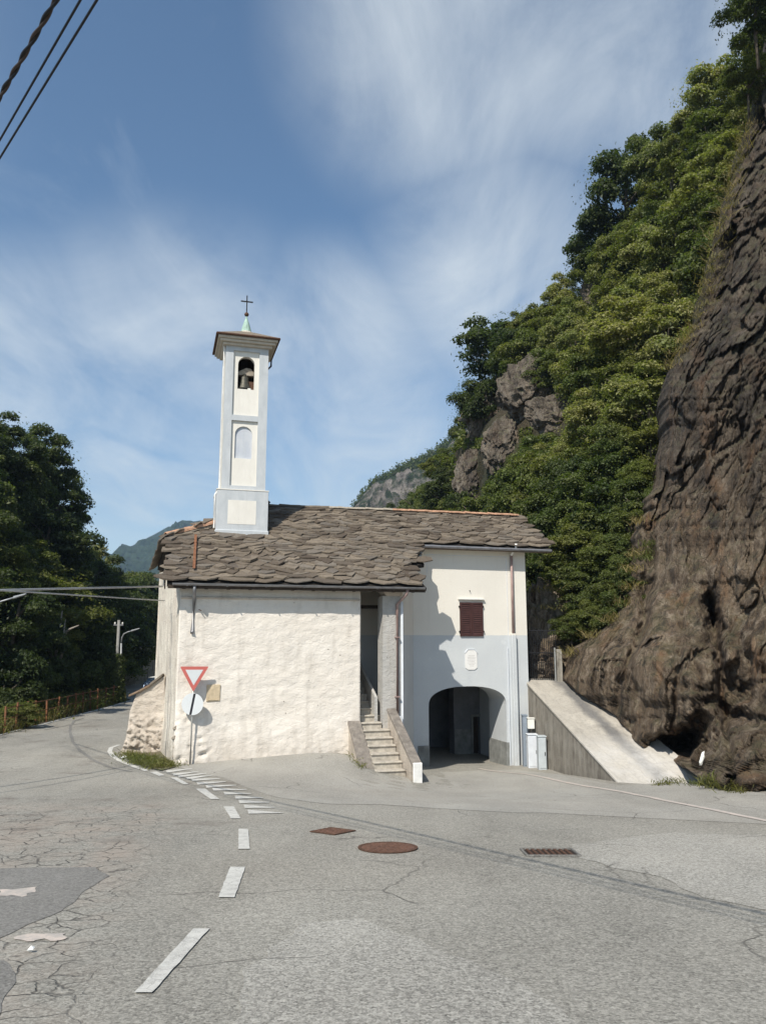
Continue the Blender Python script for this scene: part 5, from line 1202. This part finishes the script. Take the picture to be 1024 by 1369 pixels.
def tree(p, sc, kind, side_, label=None, group=True, zs=1.0, name='broadleaf_tree'):
    th = thing(name, p, label or TN[side_][kind], 'tree', (kind+' trees on the '+('right-hand slope' if side_ == 'R' else 'wooded slope left of the road')) if group else None)
    rz = rnd.uniform(0, 6.28); wf = rnd.uniform(.85,1.12); hf = rnd.uniform(.85,1.25)
    for nm, me in (('trunk', rnd.choice(TRUNK)), ('crown', rnd.choice(CROWN[kind]))):
        o = bpy.data.objects.new(nm, me); COL.objects.link(o); o.parent = th; o.scale = (sc*wf, sc*wf, sc*zs*hf); o.rotation_euler = (0, 0, rz+rnd.uniform(-.5,.5)); o.location = (0, 0, 0 if nm == 'trunk' else sc*.15)
    return th
BW = [(716,535,44,36),(655,552,34,34),(632,637,22,36),(672,600,22,34),(745,560,34,24),(790,395,14,14)]   # bare rock on the slope
def blocked(px, py, m_=0): return any(abs(px-a) < w_+m_ and abs(py-b) < h_+m_ for a, b, w_, h_ in BW)
def kindR(px, py):
    r = rnd.random()
    if px < 700 and py < 560: return 'dark' if r < .6 else 'mid'
    if px < 660: return 'dark' if r < .45 else ('green' if r < .8 else 'mid')
    if 735 < px < 850 and py < 340: return 'dark' if r < .55 else ('mid' if r < .85 else 'pale')
    if 750 < px < 860 and 400 < py < 600: return 'pale' if r < .55 else 'green'
    if px > 850 and py < 420: return 'pale' if r < .4 else ('green' if r < .8 else 'mid')
    if py > 640: return 'mid' if r < .6 else ('green' if r < .85 else 'dark')
    return 'green' if r < .4 else ('mid' if r < .7 else ('dark' if r < .85 else 'pale'))
def plant(S, n, mind, side_, szf, kindf, t0=0, tries=9000, r_i=(0, None)):
    pts = []; nv_, nu = S.shape[:2]; area = np.linalg.norm(np.cross(np.gradient(S, axis=1), np.gradient(S, axis=0)), axis=-1); pr = area[int(t0*nv_):-1, :-1]; pr = pr/pr.sum(); fl = pr.ravel(); rng = np.random.RandomState(5 if side_ == 'R' else 6)
    cand = rng.choice(len(fl), size=tries, p=fl)
    for c in cand:
        j, i = divmod(int(c), nu-1); j += int(t0*nv_); p = Vector(S[j, i])+(Vector(S[j+1,i+1])-Vector(S[j,i]))*rnd.random(); px, py_ = proj(p)
        if px < -120 or px > 1130 or py_ < -160: continue
        dist = p.y; md = mind*(.75+dist/110)
        if any((p-q).length < md for q in pts): continue
        sc = szf(p, px, py_)
        ctr = (px, py_-FPX*sc*1.9/dist)
        if blocked(*ctr, 17*sc) or (690 < px < 790 and py_ > 840) or (690 < ctr[0] < 775 and ctr[1] > 800): continue
        kd = kindf(*ctr); tfrac = j/nv_
        if side_ == 'R': zn = ('on the upper skyline' if tfrac > .88 and ctr[0] > 730 else 'on the lower skyline left of the bare rocks' if tfrac > .88 or ctr[0] < 620 else 'close beside the dark cliff' if ctr[0] > 860-max(0, ctr[1]-500)*.1 and ctr[1] > 300 else 'just above the house roof' if ctr[1] > 600 else 'high up right of the skyline trees' if ctr[1] < 320 else 'right of the bare rocks' if ctr[0] > 740 else 'around the bare rocks')
        else: zn = ('at the left picture edge' if ctr[0] < 25 else 'on the crest of the wood' if tfrac > .85 else 'low down behind the rusty fence' if ctr[1] > 820 and ctr[0] < 140 else 'behind the utility pole' if ctr[0] > 135 else 'halfway up the wood above the wires' if ctr[1] < 780 else 'in the middle of the wood below the wires')
        nm_ = {'green': 'fresh green', 'dark': 'dark green', 'pale': 'pale yellowish', 'mid': 'mid green'}[kd]; wd = 'right slope' if side_ == 'R' else 'left wood'
        pts.append(p); th = tree(p-Vector((0,0,.5)), sc, kd, side_, f'{nm_} tree, {wd}, {zn}'); th['group'] = f'{nm_} trees of the {wd}, {zn}'
        if len(pts) >= n: break
    return pts
tR = plant(S_R, 215, 2.0, 'R', lambda p, x, y: rnd.uniform(.62,1.08)*(.72+p.y/120), kindR)
def kindL(px, py):
    r = rnd.random(); 
    if px < 60 and py < 720: return 'dark' if r < .8 else 'mid'
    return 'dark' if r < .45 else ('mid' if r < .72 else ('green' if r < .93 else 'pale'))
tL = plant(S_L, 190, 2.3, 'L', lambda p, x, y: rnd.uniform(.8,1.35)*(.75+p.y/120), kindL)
# single trees that stand out on the skyline
def at_surf(S, px, py):
    f = CP*S[...,1]+SP*S[...,2]; X_ = 512+FPX*S[...,0]/f; Y_ = 684.5-FPX*(CP*S[...,2]-SP*S[...,1])/f
    k = np.argmin((X_-px)**2+(Y_-py)**2); return Vector(S.reshape(-1,3)[k])
def standout(px, py, toppy, kind, label, side_='R', S=None, wide=1.0):
    p = at_surf(S_R if S is None else S, px, py); d_ = p.y; h = (proj(p)[1]-toppy)/FPX*d_; sc = max(.4, h/3.9); tree(p-Vector((0,0,.3)), sc, kind, side_, label, False)
standout(805, 330, 190, 'dark', 'tall dark tree standing out on the skyline in the middle of the right-hand slope')
standout(772, 360, 275, 'dark', 'small dark tree leaning out below the tall skyline tree')
standout(880, 262, 168, 'mid', 'green rounded tree on the skyline right of the tall dark tree')
standout(675, 520, 385, 'dark', 'broad dark tree bulging out above the bare rocks')
standout(640, 575, 500, 'dark', 'dark tree on the skyline left of the bare rocks')
for _i, (_x, _y, _t) in enumerate(((636,560,500),(618,600,545),(606,640,590),(596,665,620),(586,700,640),(572,720,662))): standout(_x, _y, _t, 'dark' if _i%2 else 'mid', ('highest','second highest','third from the top','fourth from the top','second lowest','lowest')[_i]+' of the small trees on the left skyline of the right slope')
standout(950, 190, 72, 'pale', 'feathery pale tree high on the skyline near the cliff top')
tree(P(1012, 70, 26.5), .8, 'dark', 'R', 'dark tree overhanging the very top of the dark cliff', False)
tree(P(1045, 60, 28), 1.0, 'mid', 'R', 'green tree above the cliff top at the right picture edge', False)
tree(P(1000, 150, 28.5), .55, 'green', 'R', 'small green bush clinging beside the cliff top', False)
# leafy shrubs on the slope right behind the house and gate
for i, (px, py_, Y, s_, k) in enumerate(((838,828,24.6,.34,'mid'),(815,842,24.9,.36,'mid'),(790,850,25.2,.36,'green'),(765,852,25.8,.34,'mid'),(830,800,24.9,.38,'green'),(846,790,24.4,.3,'mid'),(775,822,26.4,.42,'mid'),(800,818,26.2,.40,'green'),(822,800,26.0,.42,'mid'),(790,790,26.8,.5,'mid'),(755,790,28.2,.5,'mid'),(812,770,26.5,.5,'green'),(835,765,26,.42,'mid'),(775,760,28,.6,'green'),(845,720,26,.42,'green'),(852,690,26,.45,'mid'),(862,650,26.2,.45,'green'),(800,835,27.2,.55,'mid'),(770,800,28.2,.6,'green'),(825,790,27,.5,'mid'),(745,770,29.5,.7,'mid'),(715,760,31,.75,'dark'),(790,745,28.8,.7,'green'),(840,735,27.4,.6,'mid'),(730,730,31,.8,'mid'),(860,680,27.4,.6,'green'),(800,690,29.5,.8,'mid'),(760,700,31,.85,'dark'),(870,620,27.6,.6,'green'),(785,840,26.9,.4,'green'),(828,640,29,.7,'mid'))):
    sp = P(px, py_+40*s_, Y); tree(sp, s_, k, 'R', ('fresh green' if k == 'green' else 'darker green')+(' shrub low above the ramp, behind the gate post' if py_ > 780 and px < 800 else ' shrub leaning on the left edge of the dark cliff' if px >= 800 else ' shrub just behind the right end of the house roof'), False, .9, 'shrub')['group'] = ('green' if k == 'green' else 'darker')+(' shrubs low above the ramp' if py_ > 780 and px < 800 else ' shrubs on the cliff edge' if px >= 800 else ' shrubs behind the house roof')

def scatter(S, n, size, spread, seed, t0=0.0, blk=True, t1=1.0, dirn=(0,0,.7)):
    rng = np.random.RandomState(seed); nv_, nu = S.shape[:2]; area = np.linalg.norm(np.cross(np.gradient(S, axis=1), np.gradient(S, axis=0)), axis=-1)
    a = area.copy(); a[:int(t0*nv_)] = 0; a[int(t1*nv_):] = 0; a /= np.maximum(S[...,1]/40, .5)**1.6; a = a[:-1,:-1]; pr = (a/a.sum()).ravel(); c = rng.choice(len(pr), n, p=pr); j, i = np.divmod(c, nu-1)
    u, v = rng.rand(n,1), rng.rand(n,1); p = S[j,i]*(1-u)*(1-v)+S[j,i+1]*u*(1-v)+S[j+1,i]*(1-u)*v+S[j+1,i+1]*u*v
    cl = fbm(p*.9+seed, 3); p = p+np.abs(rng.normal(size=(n,3)))*spread*np.array([0,0,1])*np.clip(.6+cl[:,None],.1,1.6)+rng.normal(size=(n,3))*.12
    f = CP*p[:,1]+SP*p[:,2]; X_ = 512+FPX*p[:,0]/f; Y_ = 684.5-FPX*(CP*p[:,2]-SP*p[:,1])/f
    keep = (X_ > -60) & (X_ < 1090) & (Y_ > -80)
    if blk:
        for (bx, by, bw, bh) in BW: keep &= ~((np.abs(X_-bx) < bw) & (np.abs(Y_-by) < bh))
    p = p[keep]; ls = size*(p[:,1]/40)[:,None]
    V, Fq = leaves(p, np.tile(np.array(dirn, float), (len(p),1)), ls, rng); return V, Fq
V, Fq = scatter(S_R, 230000, .105, .8, 1); o = np_obj('undergrowth', V, Fq, 'leaf_mid'); tag(o, 'dense leafy undergrowth covering the right-hand slope', 'undergrowth', kind='stuff')
V, Fq = scatter(S_R, 50000, .095, .9, 2); o = np_obj('undergrowth', V, Fq, 'leaf_green'); tag(o, 'lighter green brush scattered over the right-hand slope', 'undergrowth', kind='stuff')
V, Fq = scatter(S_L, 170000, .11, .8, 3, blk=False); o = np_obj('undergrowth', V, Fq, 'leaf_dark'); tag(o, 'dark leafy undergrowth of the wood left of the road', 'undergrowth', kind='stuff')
# bare rocks on the slope
for i, (px, py_, rx, sc, rot, lab) in enumerate(((716,530,44,(1.0,.7,.98),.1,'large rounded bare rock high on the wooded slope'),(745,565,36,(1.1,.6,.75),-.4,'grey bare rock just below the large rounded one'),(657,548,40,(.75,.7,1.05),-.55,'slanting brown rock slab left of the large rounded rock'),(632,640,26,(.85,.8,1.35),-.2,'streaked rock knob lowest of the bare rocks on the slope'),(674,600,28,(.85,.8,1.25),-.15,'weathered rock between the knob and the large rounded rock'),(790,395,16,(.9,.7,1.5),0,'small bare rock strip among the upper trees'),(845,470,15,(.8,.7,1.6),.1,'narrow grey rock showing between pale trees'))):
    p = at_surf(S_R, px, py_); d_ = p.y; r_ = rx/FPX*d_; boulder('rock_outcrop', p+Vector((-.25,-1,.1)).normalized()*r_*.25, r_, sc, 40+i, 'rock_hill', lab, rot=rot)

# dry grass on the cliff rim and road verge
def blades(pts, h, n, seed, m_, label, lean=.5, cat='grass', spread=.25):
    rng = np.random.RandomState(seed); V = []; Fq = []
    for p in pts:
        k = n; base = np.array(p)+rng.normal(size=(k,3))*np.array([spread,spread,.04]); dr = rng.normal(size=(k,3))*lean; dr[:,2] = 1; hh = h*rng.uniform(.4,1.1,size=(k,1)); tip = base+dr*hh; 
        droop = rng.normal(size=(k,3)); droop[:,2] = 0; mid_ = base+dr*hh*.55; tip = tip+droop*hh*.25-np.array([0,0,1])*hh*lean*.25; wv = rng.normal(size=(k,3)); wv[:,2] *= .2; wv /= np.linalg.norm(wv, axis=1)[:,None]; wv *= .008*(1+h)
        q = np.stack([base-wv, base+wv, mid_+wv*.8, mid_-wv*.8, mid_-wv*.8, mid_+wv*.8, tip+wv*.15, tip-wv*.15], 1).reshape(-1,3); b = sum(len(v) for v in V); V.append(q); Fq.append(np.arange(len(q)).reshape(-1,4)+b)
    o = np_obj('grass', np.concatenate(V), np.concatenate(Fq), m_); return tag(o, label, cat, kind='stuff')
rim = []
for py_ in list(range(90, 500, 16))+list(range(700, 880, 22)):
    j = int((py_+320)/1440*619); dens = 1 if py_ < 500 else .8
    if rnd.random() < dens: rim.append(CLV[j, cap+rnd.randint(0, 4)]+np.array([-.05,.1,0]))
blades(rim[::1], .34, 90, 5, 'grass_dry', 'dry straw coloured grass tufts hanging along the rim of the dark cliff', .7, spread=.2)
blades([np.array(P(px, py_, 27.0+rnd.uniform(-.3,.3))) for px, py_ in ((770,862),(790,868),(812,862),(830,845),(838,800),(845,770),(790,880),(765,872),(730,790),(735,815),(748,830))], .22, 130, 6, 'grass_dry', 'brownish dry grass on the rocks beside the gate', .8, spread=.4)
fp = [CLV[int((y+320)/1440*619), cap+int(c)] for y, c in ((730,25),(742,22),(750,18),(1050,6),(1056,20))]
blades(fp, .22, 160, 7, 'grass_green', 'green grass tufts in cracks of the dark cliff', .8, spread=.16)
gp_ = [np.array((*GR(px, py_)[:2], G(*GR(px, py_)[:2])+.02)) for px, py_ in ((185,1020),(195,1022),(205,1024),(212,1027),(218,1026),(178,1015),(188,1014),(200,1017),(210,1020),(216,1021),(172,1010),(226,1025))]
blades(gp_, .10, 260, 8, 'grass_green', 'short green grass in the corner at the foot of the chapel wall', .7, spread=.17)
blades([np.array((*GR(px, py_)[:2], G(*GR(px, py_)[:2])+.0)) for px, py_ in ((474,1014),(478,1020),(470,1008),(482,1026),(880,1050),(890,1049),(905,1047),(930,1050),(950,1054),(985,1060))], .12, 60, 9, 'grass_green', 'small weeds along the wall and rock foot', .8, spread=.1)
# roadside verge plants at left
edgeL = [GR(*p) for p in ((-60,998),(-20,990),(20,980),(60,968),(100,957.5),(140,946.5),(160,941),(176,936))]
vp = []; vd = []; bushes = []
for i in range(len(edgeL)-1):
    a, b = edgeL[i], edgeL[i+1]; u = (b-a).normalized(); nn_ = Vector((-u.y, u.x, 0)); nn_ = nn_ if nn_.x < 0 else -nn_
    n_ = max(3, int((b-a).length*1.6))
    for k in range(n_):
        for off in (.75, 1.3, 2.0):
            q = a.lerp(b, k/n_)+nn_*(off+rnd.uniform(-.2,.2)); q.z = G(q.x, q.y); (vp if rnd.random() < .55 else vd).append(np.array(q)); bushes.append(q)
blades(vp, .55, 70, 12, 'grass_green', 'green weeds along the left road edge', .6, spread=.3)
blades(vd, .65, 60, 13, 'grass_dry', 'dry grass stalks along the left road edge', .45, spread=.3)
rng = np.random.RandomState(9); C = []
for q in bushes:
    for c in range(2): cc = np.array(q)+rng.normal(size=3)*np.array([.3,.3,.0])+np.array([0,0,rng.uniform(.1,.6)]); C.append(cc+rng.normal(size=(60,3))*np.array([.28,.28,.22]))
C = np.concatenate(C); V, Fq = leaves(C, np.tile(np.array([0,0,.6]), (len(C),1)), .06, rng); tag(np_obj('weeds', V, Fq, 'grass_green'), 'leafy weeds and brambles on the left road verge', 'weeds', kind='stuff')
# weed clumps one can tell apart
for i, (px, py_, s_, k, lab) in enumerate(((28,950,.42,'green','bright green bush nearest on the left road verge'),(48,925,.38,'pale','dry yellowish bush beside the bright green roadside bush'),(122,905,.62,'mid','dark green roadside bush in front of the utility pole'),(85,925,.45,'dark','low dark bush behind the rusty fence'),(5,915,.6,'mid','green bush at the left picture edge'))):
    Y = {0:30.5,1:35,2:50,3:42,4:34}[i]; p = P(px, py_, Y); p.z = G(p.x, p.y)-.05; tree(p, s_, k, 'L', lab, False, .75, 'bush')
# pale bare stems in the wood
th = thing('dead_tree', P(75, 892, 44), 'pale bare forked trunks standing in the dark wood left of the road', 'tree'); 
for (a, b, c_) in (((72,893),(78,860),(84,815)),((80,893),(84,865),(88,828)),((70,880),(64,862),(62,848)),((84,850),(92,842),(106,836))):
    MB().tube([P(*a,40.8), P(*b,40.6), P(*c_,40.4)], .10, 6, .03).build('stem', 'bark_pale', th, smooth=True)
# rusty fence
FE = thing('rusty_fence', edgeL[4], 'low rusty metal fence along the left road edge', 'fence'); fpts = []
for i in range(2, len(edgeL)-1):
    a, b = edgeL[i], edgeL[i+1]; u = (b-a).normalized(); nn_ = Vector((-u.y, u.x, 0)); nn_ = nn_ if nn_.x < 0 else -nn_; n_ = max(2, int((b-a).length/1.05))
    for k in range(n_): q = a.lerp(b, k/n_)+nn_*.35; q.z = G(q.x, q.y); fpts.append(q)
for q in fpts:
    h = .95+rnd.uniform(-.08,.08); l = rnd.uniform(-.06,.06); m = MB(); m.hexa([q+Vector(v) for v in ((-.03,-.03,-.2),(.03,-.03,-.2),(.03,.03,-.2),(-.03,.03,-.2))], [q+Vector((v[0]+l,v[1],h)) for v in ((-.03,-.03),(.03,-.03),(.03,.03),(-.03,.03))]); m.build('fence_post', 'rust_strip', FE)
for z in (.88, .5):
    for a, b in zip(fpts[:-1], fpts[1:]): m = MB(); m.tube([a+Vector((0,0,z)), b+Vector((0,0,z))], .018, 5); m.build('rail', 'rust_strip', FE)
# poles
def pole_base(px, py_, Y): p = P(px, py_, Y); p.z = G(p.x, p.y); return p
p = pole_base(154.5, 936, 45); tp = P(159.5, 829, 45)
UP = thing('utility_pole', p, 'grey concrete utility pole overgrown with ivy at the road bend', 'pole')
MB().tube([p-Vector((0,0,.3)), tp], .10, 10, .08).build('shaft', 'pole_concrete', UP, smooth=True)
m = MB(); m.box(tp.x-.28, tp.x+.28, tp.y-.04, tp.y+.04, tp.z-.32, tp.z-.24); m.build('crossarm', 'zinc', UP)
for k in (-.22, .22, 0): MB().lathe((tp.x+k, tp.y, tp.z-.24), [(0,0),(.04,.0),(.05,.06),(.03,.12),(0,.13)], 8).build('insulator', 'box_white', UP)
rng = np.random.RandomState(21); n_ = 3600; hh = rng.uniform(0, 2.7, n_); an = rng.uniform(0, 6.28, n_); rr = (.22+.28*rng.rand(n_))*(1.25-hh/4)
C = np.stack([p.x+np.cos(an)*rr+(tp.x-p.x)*hh/5.3, p.y+np.sin(an)*rr, p.z+hh], -1); V, Fq = leaves(C, np.stack([np.cos(an), np.sin(an), .4+0*an], -1), .09, rng)
tag(np_obj('ivy', V, Fq, 'leaf_mid'), 'ivy climbing the lower half of the utility pole', 'ivy')
def lamp(px, py0, pts, Y, label):
    b = pole_base(px, py0, Y); th = thing('street_lamp', b, label, 'street lamp'); pp = [P(x, y, Y) for x, y in pts]
    MB().tube([b, pp[0]], .06, 8, .05).build('pole', 'lamp_grey', th, smooth=True); MB().tube(pp, .035, 8, .03).build('arm', 'lamp_grey', th, smooth=True)
    a, c_ = pp[-1], pp[-2]; u = (a-c_).normalized(); s_ = u.cross(Vector((0,0,1))).normalized(); up = Vector((0,0,1)); m = MB()
    m.hexa([a-s_*.09-up*.05, a+s_*.09-up*.05, a+u*.5+s_*.06-up*.03, a+u*.5-s_*.06-up*.03], [a-s_*.09+up*.05, a+s_*.09+up*.05, a+u*.5+s_*.05+up*.03, a+u*.5-s_*.05+up*.03]); m.build('lamp_head', 'lamp_grey', th, bevel=.02)
lamp(162, 930, ((162.5,860),(163.5,852),(166,847.5),(171,845),(176,843.5)), 45, 'thin curved street lamp just right of the ivy covered pole')
lamp(-30, 975, ((-28,830),(-26,818),(-14,810),(2,804),(19,799)), 30, 'street lamp whose arm reaches in at the left picture edge')
# dark stone retaining wall under the far wood
RW = []
for k, (px, Y) in enumerate(((150,62),(170,66),(190,70),(210,76),(235,84))): p = P(px, 905, Y); RW.append(Vector((p.x, p.y, 0)))
RWt = thing('retaining_wall', RW[1]+Vector((0,0,-4.2)), 'dark stone retaining wall under the wood beyond the road bend', 'wall')
bl_ = None
for a, b in zip(RW[:-1], RW[1:]):
    L_ = (b-a).length; u = (b-a).normalized(); nq = Vector((u.y, -u.x, 0)); n_ = max(2, int(L_/1.0))
    for r_ in range(5):
        for k in range(n_):
            q0 = a+u*(L_*k/n_+rnd.uniform(0,.12)); q1 = a+u*(L_*(k+1)/n_-.04); z0 = -4.4+r_*.72; z1 = z0+.69; o_ = nq*rnd.uniform(0,.08); bk = -nq*.5
            m = MB(); m.hexa([q0+o_+Vector((0,0,z0)), q1+o_+Vector((0,0,z0)), q1+bk+Vector((0,0,z0)), q0+bk+Vector((0,0,z0))], [q0+o_+Vector((0,0,z1)), q1+o_+Vector((0,0,z1)), q1+bk+Vector((0,0,z1)), q0+bk+Vector((0,0,z1))]); m.build('stone', 'stone_block', RWt)
# parked car glimpsed above the buttress
cp = P(209, 912, 50); cz = G(cp.x, cp.y); CA = thing('parked_car', Vector((cp.x, 52, cz)), 'blue car mostly hidden behind the buttress wall', 'car')
cz1 = P(209, 905.8, 50).z
def carprof(w, pts, y_, name, m_, bev=.04):
    m = MB(); m.prism([Vector((cp.x-w/2, 50+a, b)) for a, b in pts], (w,0,0)); return m.build(name, m_, CA, bevel=bev)
H_ = cz1-cz
carprof(1.7, ((0,cz+.25),(4.1,cz+.25),(4.15,cz+.8),(3.3,cz+.9),(.1,cz+.95),(-.05,cz+.6)), 0, 'body', 'car_blue', .06)
m = MB(); x0, x1 = cp.x-.78, cp.x+.78; m.hexa([Vector((x0,50.15,cz+.94)),Vector((x1,50.15,cz+.94)),Vector((x1,53.3,cz+.9)),Vector((x0,53.3,cz+.9))], [Vector((x0+.14,50.5,cz1-.04)),Vector((x1-.14,50.5,cz1-.04)),Vector((x1-.14,52.4,cz1-.04)),Vector((x0+.14,52.4,cz1-.04))]); m.build('glasshouse', 'car_glass', CA, bevel=.03)
m = MB(); m.box(x0+.15, x1-.15, 50.48, 52.4, cz1-.04, cz1); m.build('roof', 'box_white', CA, bevel=.015)
for sx in (cp.x-.85, cp.x+.68):
    for yy in (50.8, 53.3): MB().tube([(sx,yy,cz+.3), (sx+.17,yy,cz+.3)], .3, 18).build('wheel', 'rubber', CA)
for sx in (cp.x-.7, cp.x+.5): m = MB(); m.box(sx, sx+.2, 49.93, 49.98, cz+.62, cz+.74); m.build('tail_light', 'sign_red', CA)
# litter
for (px, py_, mt, lab, nm) in ((42,1273.5,'litter','small white scrap on the cracked asphalt at lower left','paper_scrap'),(200,1017,'litter_yellow','crumpled yellowish scrap lying in the corner grass','paper_scrap'),(166,1014,'litter','tiny white scrap near the buttress foot','paper_scrap')):
    q = GR(px, py_); r_ = .02 if py_ > 1100 else .07; m = MB(); m.add([q+Vector((-r_,-r_,.02)), q+Vector((r_,-r_*.7,.025)), q+Vector((r_*.8,r_,.02+r_*.4)), q+Vector((-r_*.7,r_*.8,.022)), q+Vector((0,0,.03+r_*.7)), q+Vector((0,0,.0))], [(0,1,4),(1,2,4),(2,3,4),(3,0,4),(1,0,5),(2,1,5),(3,2,5),(0,3,5)])
    tag(m.build(nm, mt), lab, 'litter')
o = boulder('broken_marker_stone', P(938, 1014, 17.7), .075, (.55,.5,1.9), 77, 'box_white', 'white broken stone marker leaning at the cliff foot', 'stone', sub=3, amp=.2, rot=-.35)

# ------------------------------------------------------------ distant mountains
def mountain(name, sil, Y1, Y0, base_z, m_, seed, amp, nu=200, nv_=90):
    xs = np.linspace(sil[0][0], sil[-1][0], nu); ys = np.interp(xs, [a for a, b in sil], [b for a, b in sil]); V = []
    for j in range(nv_):
        f = j/(nv_-1); Yv = Y0+(Y1-Y0)*f; 
        for i in range(nu):
            top = P(xs[i], ys[i], Y1); p0 = np.array([top.x*(.75+.25*f) if False else top.x*Yv/Y1, Yv, base_z+(top.z-base_z)*f**1.15]); V.append(p0)
    V = np.array(V).reshape(nv_, nu, 3); sc = 6.0/(Y1-Y0)
    f = np.linspace(0,1,nv_)[:,None]; d = fbm(V*sc+seed, 5, ridged=True)*amp*np.clip(np.sin(f*math.pi)+.08, 0, 1); V[...,2] += d; V[...,1] -= d*.6
    tiny = fbm(V*sc*14+seed, 3)*amp*.06; V[...,2] += tiny
    b = V[-1:].copy(); b[...,1] += (Y1-Y0); b[...,2] = base_z; V = np.concatenate([V, b], 0)
    o = np_obj(name, V.reshape(-1,3), gridfaces(V.shape[0], nu), m_, None, True); tag(o, kind='structure')
mountain('mountain', [(-300,760),(60,800),(130,762),(165,741),(195,723),(225,706),(248,700),(268,699),(290,706),(330,728),(400,745),(480,765),(600,800),(800,830)], 1500, 800, -6, 'far_forest', 2.0, 30)
mountain('hills', [(400,842),(440,770),(466,696),(474,680),(484,664),(500,646),(517,636),(530,629),(548,618),(570,611),(586,602),(610,580),(660,540),(760,480)], 420, 250, -6, 'crag', 8.0, 9, 260, 160)
# small tree crowns on the ridge of the crag, part of its wooded skyline
rng = np.random.RandomState(4); C = []
for k in range(700):
    px = rng.uniform(470, 640); sy = np.interp(px, [466,474,484,500,517,530,548,570,586,610,660],[696,680,664,646,636,629,618,611,602,580,540]); p = np.array(P(px, sy+abs(rng.normal())*22-1, 412 if rng.rand() < .5 else 405)); C.append(p+rng.normal(size=(26,3))*np.array([1.3,1.3,1.0])+np.array([0,0,.5]))
C = np.concatenate(C); V, Fq = leaves(C, np.tile(np.array([0,0,.6]), (len(C),1)), .75, rng); tag(np_obj('far_trees', V, Fq, 'leaf_mid'), 'distant trees covering the ridge of the rocky far hill', 'trees', kind='stuff')

# ------------------------------------------------------------ haze
hz = MB().box(-900, 1400, -60, 1700, -6.5, 330).build('haze', 'asphalt', None); tag(hz, kind='stuff')
hz['label'] = 'thin bluish air haze filling the valley'; hz['category'] = 'haze'
hm = bpy.data.materials.new('haze_air'); hm.use_nodes = True; t = NT(hm.node_tree)
vs = t.n('ShaderNodeVolumePrincipled', ins={'Color': (.55,.75,1.0,1), 'Density': .00026, 'Anisotropy': .2}); t.t.links.new(vs.outputs[0], t.n('ShaderNodeOutputMaterial').inputs['Volume'])
hz.data.materials.clear(); hz.data.materials.append(hm)
